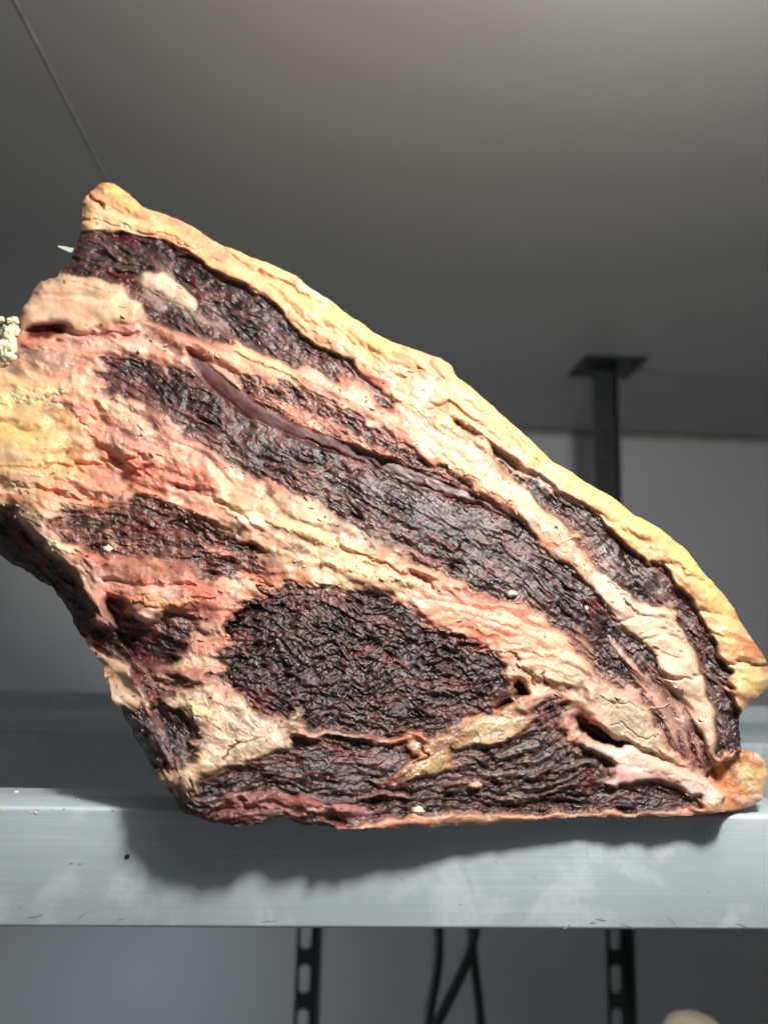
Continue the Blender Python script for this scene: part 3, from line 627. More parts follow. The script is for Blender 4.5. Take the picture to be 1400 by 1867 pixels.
# ---- strokes read off the photograph: ridges, torn sheets, films and stains, also a painted sheen and fold shade
# points, half width, pigment (sRGB), height mm, opacity
ST = [
 ([(40,640),(90,650),(150,665)],18,(176,140,128),-.5,.7),([(60,625),(120,625),(180,615),(235,600)],6,(214,150,132),.8,.8),([(80,745),(120,700),(150,690),(170,700)],10,(226,190,158),.8,.8),([(-20,735),(50,720),(105,715)],9,(248,230,180),1.4,.8),([(-20,780),(50,790),(100,775)],14,(250,212,130),.3,.7),([(-20,850),(60,842),(120,850)],5,(214,140,80),-1,.7),([(-20,885),(70,868),(110,880)],14,(240,190,150),1,.8),  # narrow orange stroke: the fold's shade laid in as pigment
 ([(95,720),(130,735),(165,760),(185,800),(225,830),(245,852)],7,(222,146,124),2,.85),([(190,775),(240,795),(300,815)],18,(196,138,126),-1,.75),([(180,735),(215,745),(250,770),(262,790)],12,(228,196,160),1,.8),([(290,770),(340,800),(400,840),(450,868)],9,(192,150,128),.5,.75),([(110,880),(180,875),(250,865),(330,880)],12,(222,150,126),.5,.7),([(280,845),(330,850),(360,870)],12,(232,176,146),.8,.7),([(240,890),(320,890),(400,905)],7,(208,118,100),-.3,.7),
 ([(30,935),(70,945),(100,935),(140,920)],9,(224,190,156),1,.8),([(85,985),(110,1000),(145,1005)],7,(236,214,170),1.2,.9),([(120,1010),(150,1040),(165,1075)],16,(206,164,138),.5,.8),([(170,1030),(250,1035),(330,1045)],14,(176,116,98),0,.7),([(250,1045),(290,1052),(340,1050)],4,(170,134,112),.8,.8),([(240,1095),(300,1100),(370,1092)],6,(244,176,128),1.6,.9),([(210,1070),(240,1085),(260,1100)],8,(214,150,124),.8,.8),([(262,1140),(285,1150)],9,(222,140,124),1.2,.85),([(155,1090),(190,1130),(230,1165)],9,(120,98,90),0,.6),([(315,1215),(345,1205),(375,1210)],9,(196,166,132),.8,.85),([(385,1130),(375,1165),(360,1190)],10,(196,152,128),.8,.8),([(340,1285),(370,1295),(400,1320)],8,(240,216,160),1.2,.9),
 ([(430,1320),(460,1325)],14,(178,160,136),.3,.8),([(430,1365),(480,1355)],11,(206,180,150),.8,.8),([(380,1385),(400,1390)],12,(190,168,142),.6,.8),([(505,1325),(530,1320)],12,(150,122,96),0,.8),([(330,1270),(350,1300),(352,1340)],5,(120,84,72),-1,.7),([(395,1275),(440,1285)],8,(206,164,138),.6,.7),
 ([(270,950),(300,972),(340,985)],6,(158,96,86),1,.85),([(370,1000),(400,1005),(430,1010)],7,(190,124,110),1,.85),([(200,980),(215,985)],10,(168,136,116),.6,.8),([(350,1020),(385,1030)],7,(128,48,46),.3,.8),([(470,1005),(490,1015)],7,(206,144,124),.8,.8),([(130,945),(180,960),(240,950)],9,(36,22,24),-1,.8),([(280,930),(330,950),(380,970)],7,(34,22,24),-1.2,.8),([(290,1000),(330,1010),(360,1000)],6,(150,92,82),.8,.7),
 ([(500,950),(540,962),(590,985),(660,1010)],9,(240,208,156),1.2,.8),([(600,1020),(660,1035),(740,1060)],8,(238,214,168),1.2,.85),([(650,965),(700,985),(745,1010)],11,(176,148,130),.2,.75),([(520,930),(570,940),(600,955)],10,(226,180,150),.4,.7),([(560,1065),(620,1070),(650,1075)],5,(196,176,140),.8,.8),([(760,1040),(820,1058),(860,1075)],7,(226,166,140),.6,.8),([(720,1060),(780,1085),(840,1110)],8,(222,178,148),.6,.7),([(430,905),(470,925),(500,945)],8,(216,150,128),.3,.6),([(450,960),(500,985),(560,1010)],5,(196,120,100),-.6,.7),
 ([(800,1085),(880,1095),(960,1118)],6,(238,150,126),.6,.75),([(810,1110),(900,1122),(980,1150)],5,(236,172,140),.8,.75),([(840,1130),(930,1150),(1010,1180)],5,(226,140,116),.4,.75),([(880,1155),(960,1175),(1040,1205)],6,(236,190,152),.8,.75),([(920,1190),(1000,1210),(1070,1232)],6,(228,196,160),.8,.75),([(960,1225),(1040,1245)],7,(222,192,160),.6,.75),([(1040,1255),(1075,1275)],9,(110,76,72),-.6,.6),
 ([(390,500),(440,540),(500,590)],6,(92,82,84),.2,.6),([(230,450),(300,465),(350,490)],5,(84,44,46),.4,.7),([(150,430),(200,432),(260,445)],5,(104,40,42),.5,.8),([(180,475),(220,485),(250,500)],8,(110,84,80),.6,.6),([(275,530),(320,560),(380,590)],6,(150,134,122),.5,.75),([(355,545),(400,570),(430,595)],4,(140,124,114),.4,.7),([(430,600),(500,640),(560,670)],5,(96,76,78),.2,.6),
 ([(470,720),(530,745),(600,780),(680,815)],6,(196,138,116),1,.8),([(540,735),(600,760)],7,(128,66,60),.5,.7),([(430,640),(490,665),(550,690)],6,(232,196,142),1.2,.85),([(600,705),(640,720),(680,745)],10,(222,186,150),.6,.8),([(640,700),(670,715)],5,(206,132,100),.3,.7),
 ([(700,770),(740,790),(770,800)],10,(224,140,112),.5,.85),([(720,720),(780,750),(840,790),(890,830)],9,(244,202,150),1.2,.8),([(740,690),(790,700),(830,725)],9,(226,158,128),.3,.75),([(800,830),(860,860),(920,900)],9,(240,196,140),1.2,.8),([(860,800),(900,830),(930,860)],9,(222,186,152),.4,.75),([(820,780),(870,820)],4,(204,118,96),-.8,.8),([(960,920),(1000,960),(1030,1000)],8,(236,180,146),1,.8),([(1000,990),(1030,1010),(1050,1030)],6,(220,150,126),.5,.75),([(1035,970),(1058,975)],8,(226,198,164),.8,.85),([(690,745),(730,755)],4,(150,40,40),-.6,.8),
 ([(540,880),(600,855),(660,845)],3,(150,104,92),.8,.8),([(500,880),(560,885),(620,900)],4,(140,98,86),.6,.75),([(600,905),(650,915)],4,(150,106,92),.6,.7),([(720,920),(800,945),(880,960)],22,(86,78,82),.1,.45),([(830,900),(850,930)],3,(118,80,78),.4,.7),([(900,920),(905,950)],3,(112,76,74),.4,.7),([(780,880),(800,905)],3,(112,76,74),.4,.7),([(950,960),(990,1000)],8,(70,28,30),0,.6),([(640,940),(700,960),(760,990)],4,(140,104,94),.5,.6),  # wide grey stroke: silver sheen put into the pigment
 ([(1030,930),(1080,960),(1110,1000)],6,(112,96,94),.3,.6),([(1080,1000),(1120,1040),(1170,1080)],4,(150,126,118),.4,.7),([(1200,1080),(1240,1120)],4,(160,134,126),.4,.7),([(1270,1200),(1300,1270),(1320,1340)],4,(146,120,114),.4,.7),([(850,790),(890,815),(920,850)],4,(150,92,84),.3,.6),
 ([(930,1455),(960,1458)],5,(170,156,144),.5,.7),([(1000,1440),(1040,1425)],8,(138,124,116),.6,.7),([(660,1452),(700,1446),(740,1455)],7,(158,118,110),.9,.75),([(420,1455),(450,1458)],11,(186,140,126),.8,.8),([(500,1452),(560,1462),(620,1472)],5,(178,100,90),.8,.75),
 ([(860,1330),(930,1315)],10,(206,184,140),.8,.75),([(780,1350),(830,1345)],8,(214,180,132),.8,.75),([(770,1395),(800,1385)],12,(198,172,120),.6,.7),([(700,1430),(735,1415)],6,(150,84,68),.2,.8),([(880,1305),(930,1290),(980,1270)],5,(196,112,90),.5,.75),
 ([(1100,1378),(1160,1385),(1220,1405),(1290,1435)],8,(240,206,178),.8,.7),([(1180,1400),(1240,1425)],7,(216,150,140),.2,.7),([(1350,1400),(1365,1430)],16,(246,218,150),.6,.75),([(1330,1395),(1375,1380)],5,(206,140,100),.3,.8),
 ([(460,520),(520,555),(580,605),(660,650),(740,680)],9,(238,168,134),1,.75),([(480,490),(540,515),(600,550)],7,(250,222,180),.6,.7),([(520,500),(545,520)],3,(200,84,60),-.3,.8),([(790,660),(810,690)],5,(214,124,98),.5,.8),([(850,790),(920,830),(1000,880),(1080,940)],7,(240,208,178),.6,.75),([(950,790),(1050,875),(1150,945),(1250,1020),(1330,1120)],12,(246,212,128),.4,.6),([(1075,912),(1090,925)],7,(226,150,110),.2,.7),([(830,700),(880,740),(940,790)],8,(246,196,138),.5,.6),([(1330,1220),(1390,1235)],14,(244,226,160),.3,.7),([(190,345),(220,360),(250,380)],8,(248,202,120),1,.7),([(165,385),(230,400),(300,418)],8,(246,212,170),.6,.7),([(160,412),(210,415),(260,425)],5,(240,216,180),.4,.8),([(330,425),(400,465),(450,490)],6,(228,150,112),-.4,.6),([(600,560),(660,600),(720,630)],9,(248,206,130),.5,.6)]
STM = []
_rg = 1+0.22*G2+nrm(fbm(GX, GY, 14, 3, 481, 0.6), 0.28)
for pts, wd, cc, hh, op in ST:
    P = np.asarray(pts, float); pad = wd*2.2+12
    j0, j1 = int(max(0, (P[:, 0].min()-pad-X0)/STEP)), int(min(GW, (P[:, 0].max()+pad-X0)/STEP)+1)
    i0, i1 = int(max(0, (P[:, 1].min()-pad-Y0)/STEP)), int(min(GH, (P[:, 1].max()+pad-Y0)/STEP)+1)
    sl = (slice(i0, i1), slice(j0, j1)); xx, yy = gxw[sl], gyw[sl]; d = np.full(xx.shape, 1e9); tt = np.zeros(xx.shape)
    n = len(P)-1
    for k in range(n):
        (xa, ya), (xb, yb) = P[k], P[k+1]; vx, vy = xb-xa, yb-ya
        t = np.clip(((xx-xa)*vx+(yy-ya)*vy)/(vx*vx+vy*vy), 0, 1); dk = np.hypot(xx-xa-t*vx, yy-ya-t*vy)
        m = dk < d; d = np.where(m, dk, d); tt = np.where(m, (k+t)/n, tt)
    wl = wd*(0.45+0.75*np.sin(np.pi*(0.08+0.84*tt)))*_rg[sl]
    t = np.clip((wl-d)/(0.5*wd+2.5)+0.4, 0, 1); m = t*t*(3-2*t)*INS[sl]
    h[sl] += 0.62*hh*m; STM.append((sl, m, cc, op))

# rolling away at the outline; depth of the rounding differs along it
def rr(x, y):
    v = 14.0+0*x
    v = np.where((y < 1310) & (x > 150) & (x-150 > (y-330)*0.55+(-150)), 42.0, v)   # fat cap side
    v = np.where((x < 330) & (y > 930), 46.0, v)
    v = np.where((x < 160) & (y < 930), 24.0, v)
    v = np.where((y > 1440) & (x > 330), 12.0, v)
    return v
RO = rr(OD[:, 0], OD[:, 1]); RO = np.convolve(np.r_[RO[-40:], RO, RO[:40]], np.ones(81)/81, 'valid')
RR = RO[NI]; q = np.clip(1-DO/RR, 0, 1)*0.94
PXMM = 3.65
h -= (1-np.sqrt(1-q**2))*RR/PXMM*0.95
# the lower left flank turns away from the lamp
fl = np.clip((175-(GX-(GY-930)*0.78))/150, 0, 1)*np.clip((GY-915)/40, 0, 1)*np.clip((1290-GY)/60, 0, 1)
h -= 13*fl*fl*(3-2*fl)*blur(K('muscle', 'cream').astype(float), 6)

def face_depth(x, y):
    left = np.clip((1000-x)/750, 0, 1)*np.clip((y-900)/500, 0, 1)
    return 0.3745+0.048*(1480-y)/1150-0.020*left*left*(3-2*left)
DEP = face_depth(GX, GY)-h*0.001
DEP = np.where(K('knuckle'), DEP+0.006, DEP)

# ---- pigment
COL = np.zeros(GX.shape+(3,))
def pal(cols, t):
    """sRGB stops over t in 0..1"""
    cs = lin(cols); n = len(cs); t = np.clip(t, 0, 0.9999)*(n-1); i = t.astype(int); f = (t-i)[..., None]
    return cs[i]*(1-f)+cs[np.minimum(i+1, n-1)]*f
def n01(a, s=0.5): return np.clip(0.5+a*s, 0, 1)
nA = nrm(fbm(GX, GY, 70, 4, 701)); nB = nrm(fbm(GX, GY, 26, 4, 711, 0.6)); nC = nrm(fbm(GX, GY, 10, 3, 721, 0.6)); nD = nrm(fbm(GX, GY, 120, 3, 731))
musc_t = n01(0.26*nB+0.28*nC+0.13*G1+0.15*G2+0.10*G3+0.2*nA+0.04, 0.72)
cm = pal([(20,14,17),(25,18,21),(31,22,26),(39,27,31),(50,34,37),(68,46,48),(98,68,66),(130,96,88)], musc_t)
redp = np.clip((nA+0.5*nC+0.2*nB-0.35)*2, 0, 1)[..., None]
cm = cm*(1-0.45*redp)+0.45*redp*lin((76,30,30))
vein = np.clip(1-np.abs(F4+0.5*nB)/0.10, 0, 1)*np.clip(0.2+1.6*nD+0.8*nB, 0, 1)          # thin pale marbling along the grain
cm = cm*(1-0.55*vein[..., None])+0.55*vein[..., None]*lin((132,92,82))
def over(c, m, col, op): 
    m = (m*op)[..., None]; return c*(1-m)+m*lin(col)
cm = over(cm, B_film_sheen, (80,68,72), .5); cm = over(cm, B_red, (80,24,30), .6); cm = over(cm, B_str, (100,70,70), .4); cm = over(cm, B_str2, (86,52,54), .5); cm = over(cm, B_dust, (146,112,104), .35); cm = over(cm, B_fat, (176,136,116), .4)  # grey connective film, with its silvery sheen given by colour
cr_ = pal([(30,18,19),(40,25,25),(58,35,33),(86,52,47),(124,80,69),(170,120,100),(196,144,118)], n01(0.30*nB+0.28*nC+0.3*crust+0.13*G2+0.2*nA+.05, 0.75))
ca = pal([(24,17,19),(32,23,26),(42,30,33),(66,48,50),(112,88,84),(160,132,124)], n01(0.5*nC+0.26*G1+0.20*G2+0.22*nB-0.05, 0.75))
ce = pal([(22,16,17),(29,21,22),(38,26,27),(50,32,32),(70,46,45),(104,72,66),(134,98,86)], n01(0.32*nB+0.40*nC+0.18*G1+0.14*G2, 0.62))
cr_ = over(cr_, B_str2, (170,116,98), .6); cr_ = over(cr_, B_red, (104,34,32), .6); cr_ = over(cr_, B_fat, (214,176,144), .8); cr_ = over(cr_, B_cleft, (36,22,22), .5)  # clefts are also darkened in the pigment, as recess shade
ca = over(ca, B_film_sheen, (120,100,98), .5); ca = over(ca, B_str2, (160,128,116), .6); ca = over(ca, B_red, (84,34,38), .5)
ce = over(ce, B_film_sheen, (84,74,74), .45); ce = over(ce, B_red, (78,26,28), .6); ce = over(ce, B_str, (112,80,74), .5); ce = over(ce, B_dust, (146,114,100), .4)
cp = pal([(48,30,36),(72,46,52),(100,68,70),(140,98,94)], n01(0.4*nC+0.2*G2+0.2*F2+0.2*nB, 0.7))
cstrand = pal([(50,34,34),(84,56,54),(120,84,76),(150,110,96)], n01(0.4*nC+0.3*G2+0.2*nB, 0.7))
# membrane colours spread between hand-read spots
SP = [(60,760,250,208,120,70),(60,820,246,200,112,50),(30,870,236,180,130,50),(130,740,226,170,120,50),(150,700,205,165,138,50),(60,670,188,142,122,50),(150,630,214,150,118,60),(230,620,206,140,112,45),(150,830,228,160,118,50),(210,860,224,146,110,50),(250,800,196,136,116,50),(330,860,214,148,116,50),(290,880,222,150,116,45),(180,780,222,170,128,40),(240,760,216,186,150,34),(270,790,206,178,142,30),(410,880,212,164,132,50),(440,920,224,184,142,50),(60,930,214,172,138,40),(40,1000,150,110,95,40),(110,1030,196,158,126,50),(160,1050,190,146,116,50),(230,1050,176,112,92,50),(300,1060,186,120,96,50),(380,1080,196,136,106,50),(250,1090,220,150,110,40),(430,1090,186,134,106,40),(540,960,228,196,150,50),(620,1000,226,194,146,60),(700,1050,220,184,140,60),(800,1070,216,160,126,60),(900,1120,226,148,116,60),(980,1170,228,160,122,60),(900,1160,224,160,124,40),(1050,1230,220,184,140,40),(980,1240,208,180,142,50),(1090,1270,196,158,126,50),(1010,1290,170,130,108,40),(520,900,170,136,112,40),(620,940,196,170,134,40),(430,1230,176,140,114,50),(350,1230,160,124,102,40),(420,1280,222,184,140,40),(370,1220,150,110,92,40),(480,1060,188,150,120,40),(1290,1410,206,160,130,40),(1000,1000,230,176,130,60)]
cmw = np.zeros(GX.shape+(3,)); ws = np.zeros(GX.shape)
for (a, b_, r_, g_, b2, rad) in SP:
    ww = np.exp(-((GX+nA*22-a)**2+(GY+nB*18-b_)**2)/(2*(rad*0.9)**2))+1e-9
    cmw += ww[..., None]*lin((r_, g_, b2)); ws += ww
cmw /= ws[..., None]
bloodN = nrm(fbm(GX, GY, 20, 4, 771, 0.6), 1.0)
def vary(c, amt=1.0, pinkw=0.5):
    """torn layers of paler, pinker, blood-stained and drier tissue"""
    g = 1+amt*(0.07*nC+0.07*nB+0.03*G1); c = c*g[..., None]
    mul = lambda c, m, v: c*(1-m[..., None])+m[..., None]*c*np.array(v)
    pk = np.clip((nA+0.6*nB+0.3*nC-0.05)*1.1, 0, 1)
    c = mul(c, pk*np.clip(pinkw*1.3, 0, 1), (0.97, 0.74, 0.72))
    c = mul(c, A_pink*np.clip(pinkw*1.9, 0, 1), (0.96, 0.66, 0.64))
    c = over(c, A_yel, (242,206,154), 0.28)
    c = over(c, A_grey, (186,160,140), 0.55*min(amt, 1))
    c = over(c, A_red, (190,104,94), 0.75*pinkw)
    c = over(c, A_cream, (238,210,178), 0.5)
    c = over(c, A_cream2, (238,218,184), 0.55*min(amt, 1))
    c = over(c, A_gap, (116,58,52), 0.6*np.clip(pinkw*2, 0.25, 1))
    bl = np.clip((bloodN+0.25*G2-1.35)*1.6, 0, 1)
    c = over(c, bl, (150,66,58), 0.55*pinkw)
    c = over(c, A_crumb, (240,216,172), 0.5)
    return np.clip(c, 0.004, 0.9)
cmem = vary(np.clip(cmw*1.18, 0, .92), 1.1, 0.5)
tgc = np.clip((GX-600)/650, 0, 1)[..., None]
cap0 = lin((247,199,144))*(1-tgc)+lin((244,212,150))*tgc
bandy = np.clip(np.exp(-((DO-26)/26)**2)*1.0, 0, 1)[..., None]
cap0 = cap0*(1-0.35*bandy)+0.35*bandy*lin((247,203,132))
ccap = cap0*(1+0.06*nC+0.06*nB)[..., None]
ccap = over(ccap, A_yel, (247,206,132), .25); ccap = over(ccap, A_pink, (236,166,132), .5); ccap = over(ccap, A_cream, (244,216,172), .5); ccap = over(ccap, A_grey, (224,180,146), .4); ccap = over(ccap, A_red, (204,108,80), .55); ccap = over(ccap, A_gap, (150,76,58), .35)
ccap = np.clip(ccap*0.86*(1-0.12*tgc)*np.array([1.0, 0.955, 1.04]), 0.004, 0.85)  # pigment dimmed towards the right, where the lamp overexposes the cap
rf = np.clip((nrm(fbm(GX, GY, 34, 4, 741), 1)+0.3*F3-1.2)*1.2, 0, 1)[..., None]*0.4
ccap = ccap*(1-rf)+rf*lin((206,112,84))
cseam = vary(lin((230,178,138))+0*cmw, 1.0, 0.5)
cpale = vary(lin((224,200,162))+0*cmw, 0.9, 0.16)
ccream = vary(lin((230,196,150))+0*cmw, 1.0, 0.22)
cyel = vary(lin((248,210,146))+0*cmw, 0.6, 0.18)
cflap = vary(lin((220,186,140))+0*cmw, 1.2, 0.28)
cgf = vary(lin((182,152,124))+0*cmw, 1.2, 0.4)
cstri = vary(pal([(226,140,106),(230,158,120),(226,180,138),(222,190,148)], n01(0.35*F3+0.3*(GX-930)/120+0.2*nB, 0.6)), 1.0, 0.25)
ccol = vary(pal([(150,128,100),(186,160,126),(214,184,146),(224,196,156)], n01(0.8*nB+0.4*nA+0.2*nC, 0.7)), 1.1, 0.12)
cgre = vary(pal([(150,120,84),(176,146,100),(198,170,118),(190,150,106)], n01(0.7*nB+0.3*nC, 0.7)), 1.2, 0.3)
cpla = vary(pal([(176,158,126),(198,180,146),(206,188,152)], n01(0.6*nB, 0.7)), 0.7, 0.1)
ccru = vary(pal([(176,110,88),(206,134,104),(226,164,124),(232,190,150)], n01(0.5*nC+0.4*nB, 0.8)), 1.2, 0.5)
_tx = np.array([360,400,436,489,561,632,704,775,840,900,940]); _tt = np.array([650,679,708,744,778,807,836,863,892,920,946]); _tb = np.array([690,724,749,777,809,834,862,889,912,930,948])
tq = np.clip((GY-np.interp(GX, _tx, _tt))/np.maximum(np.interp(GX, _tx, _tb)-np.interp(GX, _tx, _tt), 4)+0.10*F2+0.12*nB, 0, 1)
tq = np.maximum(tq, np.clip((GX-560)/160, 0, 1)*0.5)
cten = 0.85*pal([(150,88,78),(112,82,80),(104,78,80),(96,62,62),(84,34,32),(66,20,19),(50,15,15)], tq)*(1+0.10*F2+0.08*nC)[..., None]
cten = np.clip(cten, 0.004, 0.5)
cknu = vary(pal([(216,140,92),(232,180,116),(240,208,140)], n01(0.8*nB+0.2*nC, 0.7)), 1.2, 0.4)
cpf = vary(pal([(226,174,162),(244,210,194),(250,226,206),(240,190,178)], n01(0.5*nA+0.3*F3+0.3, 0.6)), 0.5, 0.08)
crin = vary(pal([(206,150,116),(222,180,140),(196,120,96)], n01(0.6*nB+0.2*F2, 0.7)), 1.2, 0.4)
cfold = pal([(110,66,62),(150,98,88),(182,130,114)], n01(0.5*nC+0.3*F2, 0.6))
cstripe = pal([(120,84,76),(176,136,116),(204,166,138)], n01(0.3*F2+0.3*nC+0.2, 0.6))
chole = pal([(24,15,15),(40,24,22),(60,34,30)], n01(nC, 0.6))
cred = pal([(70,26,24),(104,44,38),(140,72,60)], n01(nC, 0.6))
CK = dict(muscle=cm, redmuscle=cr_, marbled=ca, eye=ce, purple=cp, membrane=cmem, shelf=cmem, cap=ccap, seam=cseam, paleseam=cpale, cream=ccream, yellow=cyel, flap=cflap, greyflap=cgf, striped=cstri, collagen=ccol, greenish=cgre, plate=cpla, crust=ccru, tendon=cten, knuckle=cknu, pinkflap=cpf, rind=crin, pinkfold=cfold, stripe=cstripe, greystreak=lin((150,128,112))+0*cmw, hole=chole, redhole=cred, strand=cstrand)
for k in ('muscle', 'redmuscle', 'marbled', 'eye', 'purple', 'strand'): CK[k] = CK[k]*(0.9 if k == 'redmuscle' else 0.5)
for k, a_ in (('muscle', 1), ('eye', 1), ('marbled', 1), ('redmuscle', .7), ('strand', .5)):
    q_ = over(CK[k], B_film_sheen, (88,76,80), .38*a_); q_ = over(q_, B_red, (92,26,32), .55*a_); q_ = over(q_, B_str2, (122,80,76), .5*a_); q_ = over(q_, B_str, (98,70,70), .3*a_); CK[k] = over(q_, B_dust, (140,108,100), .25*a_)
FATS = [k for k in set(kinds) if k not in ('muscle', 'redmuscle', 'marbled', 'eye', 'purple', 'strand', 'hole', 'redhole', 'tendon')]
WID = dict(yellow=22, cream=12, membrane=14, shelf=10, striped=14, seam=7, cap=4, collagen=6, flap=5, greyflap=10, stripe=3, greystreak=3, pinkflap=3, plate=3, rind=3)
CF = np.zeros(COL.shape); wf = np.full(GX.shape, 1e-6)
for k in FATS:
    ww = blur(K(k).astype(float), WID.get(k, 6))+1e-9; CF += ww[..., None]*CK[k]; wf += ww
CF /= wf[..., None]
_l = (CF@np.array([0.35, 0.5, 0.15]))[..., None]; _ds = (0.07*(1-capw))[..., None]
_lv = (0.92-0.11*np.exp(-(((GX-780)/260)**2+((GY-760)/170)**2)))[..., None]          # fat darkened around the upper seam to offset lamp overexposure
CF = np.clip(((CF*(1-_ds)+_l*_ds)*0.97+0.03*lin((240,206,186)))*_lv, 0.004, 0.85)
_l = (CF@np.array([0.35, 0.5, 0.15]))[..., None]; CF = np.clip((_l+(CF-_l)*1.08)*(1+np.array([0.02, -0.01, 0.09])*(1-capw)[..., None]), 0.004, 0.85)
for k in set(kinds):
    m = K(k); COL[m] = np.broadcast_to(CF if k in FATS else CK[k], COL.shape)[m]
thin_ = np.clip((nrm(fbm(GX, GY, 30, 4, 781, 0.6), 1)+0.3*G3+0.2*G2-1.75)*1.6, 0, 1)*sm(K('membrane', 'shelf', 'crust', 'greyflap'))*0.8
COL = COL*(1-thin_[..., None])+thin_[..., None]*lin((92,54,48))
for sl, m, cc, op in STM:
    q_ = (m*op)[..., None]; COL[sl] = COL[sl]*(1-q_)+q_*lin(cc)*np.clip(1+0.10*nC[sl]+0.07*G2[sl]+0.08*nB[sl], .6, 1.4)[..., None]*(0.84 if sum(cc) > 380 else 0.66)
# blood-stained fringe where fat meets muscle, dusty crumbs of fat pressed into the muscle
fr = (np.clip(blur(mw, 5), 0, 1)*np.clip(blur(dif.astype(float), 5)/0.2, 0, 1)*np.clip(0.45+0.9*nB, 0, 1)*0.75)[..., None]*(~MUSC)[..., None]
COL = COL*(1-fr)+fr*lin((120,52,44))
COL = over(COL, curlm*np.clip(np.sin(rad_*math.pi/22+1.0)*1.3+0.5*nB, 0, 1), (112,96,90), 0.5)
# film thinning out over the muscle from its border
COL = over(COL, stp, (178,128,112), 0.75); COL = over(COL, std_, (112,58,54), 0.8)
# single strands and thin seams that curve through the muscles
STR = [([(880,1452),(960,1448),(1030,1425),(1075,1390)],4.5,(136,114,104),.8),([(900,1425),(970,1415),(1020,1385),(1040,1345)],4.5,(118,98,92),.8),([(820,1430),(880,1422),(940,1405),(990,1375),(1010,1340)],4,(148,118,102),.6),([(1022,1345),(1045,1365),(1066,1396)],7,(176,146,126),1.0),
       ([(540,1472),(640,1462),(700,1450),(760,1462),(900,1474)],7,(138,98,92),1.0),([(540,1340),(640,1344),(740,1350)],4.5,(156,84,74),.8),([(170,478),(260,488),(340,520),(420,575),(520,640)],3.5,(112,92,90),.5),([(280,470),(380,520),(470,590),(560,650)],3,(124,84,78),.5),([(420,760),(520,810),(640,850),(760,900)],3.5,(110,84,82),.4),
       ([(700,950),(800,985),(900,1030),(1010,1100),(1090,1190)],3,(112,62,62),.5),([(760,930),(860,970),(960,1040),(1060,1130)],3,(120,96,92),.4),([(1010,1060),(1090,1140),(1160,1240),(1220,1340)],3,(146,112,102),.5),([(430,1130),(540,1120),(660,1130),(760,1165)],3,(104,60,58),.4),([(440,1215),(560,1205),(700,1225),(850,1245)],3.5,(96,74,72),.5),([(480,1275),(620,1285),(760,1290),(860,1285)],3,(112,72,66),.4),
       ([(400,1440),(480,1410),(580,1390),(680,1385)],3.5,(108,84,80),.5),([(20,960),(90,1030),(150,1100)],4,(120,88,82),.6),([(60,1040),(110,1085),(150,1150)],3.5,(146,118,104),.5),([(250,1310),(290,1370),(312,1410)],5,(88,74,76),.6),([(1120,960),(1190,1040),(1270,1160),(1320,1290)],3.5,(150,118,108),.5)]
for pts, wd, cc, hh in STR:
    g = np.exp(-(polyd(pts)/wd)**2)*np.clip(0.65+0.9*nB+0.25*F2, 0, 1)*MUSC; COL = over(COL, g, [v*0.86 for v in cc], 0.7)
flm = np.clip(1.5*blur((~MUSC & INS).astype(float), 9)-0.10+0.5*nB+0.12*F2, 0, 1)*MUSC*0.55
COL = COL*(1-flm[..., None])+flm[..., None]*lin((92,54,52))
bw = (np.clip(blur(dif.astype(float), 5)/0.22, 0, 1)*np.clip(0.55+0.8*nA, 0.1, 1))[..., None]
CBL = np.stack([blur(COL[..., a], 5) for a in range(3)], -1); COL = COL*(1-0.7*bw)+0.7*bw*CBL
speck = nrm(fbm(GX, GY, 7, 2, 751), .3); dens = np.clip(0.25+1.2*nD+1.1*np.clip(1-np.hypot((GX-920)/230, (GY-1410)/90), 0, 1)+1.0*np.clip(1-np.hypot((GX-1050)/90, (GY-1280)/70), 0, 1), 0, 1)
sp_ = (np.clip((speck-0.52+0.16*dens)*6, 0, 1)*MUSC*0.65)[..., None]
COL = COL*(1-sp_)+sp_*lin((160,122,98))
for ax in (0, 1, 2): COL[..., ax] = 0.6*COL[..., ax]+0.4*blur(COL[..., ax], 1.75)

# ---- front surface, split into its sections
P3 = unproj(GX, GY, DEP)
quad_in = INS[:-1, :-1] & INS[1:, :-1] & INS[:-1, 1:] & INS[1:, 1:]
idx = np.arange(GH*GW).reshape(GH, GW)
# vertex normals of the whole surface, so that the sections join without a crease
du = np.gradient(P3, axis=1); dv = np.gradient(P3, axis=0)
NR = np.cross(du, dv); NR /= np.linalg.norm(NR, axis=-1, keepdims=True)+1e-12
if NR[GH//2, GW//2, 1] > 0: NR = -NR
qlab = LAB[:-1, :-1]
bz = 0.0
beef = empty('dry_aged_beef', (0.03, 0.42, 0.0))
tag(beef, 'large dark joint of dry-aged beef with thick yellow fat cap resting on aluminium rail', 'beef joint')
off = np.array(beef.location)
MK = dict(muscle='muscle', redmuscle='muscle', marbled='muscle', eye='muscle', purple='muscle', membrane='membrane', shelf='membrane', cap='fat', seam='seam', paleseam='seam', cream='fat', yellow='fat', flap='membrane', greyflap='membrane', striped='seam', collagen='collagen', greenish='collagen', plate='collagen', crust='seam', tendon='tendon', knuckle='fat', pinkflap='fat', rind='seam', pinkfold='membrane', stripe='seam', greystreak='seam', hole='muscle', redhole='muscle', strand='muscle')
PL = {'cap': 'thick yellow fat cap along the upper edge', 'tendon': 'glossy grey tendon running diagonally', 'yellow': 'bright yellow fat at the left edge', 'knuckle': 'yellow fatty knob at the lower right corner', 'plate': 'smooth greyish collagen plate above the cavity', 'pinkflap': 'pointed pinkish flap of fat at lower right', 'striped': 'pink striated fat', 'eye': 'large round dark eye muscle'}
Pf = P3.reshape(-1, 3)-off; Cf = COL.reshape(-1, 3); Nf = NR.reshape(-1, 3)
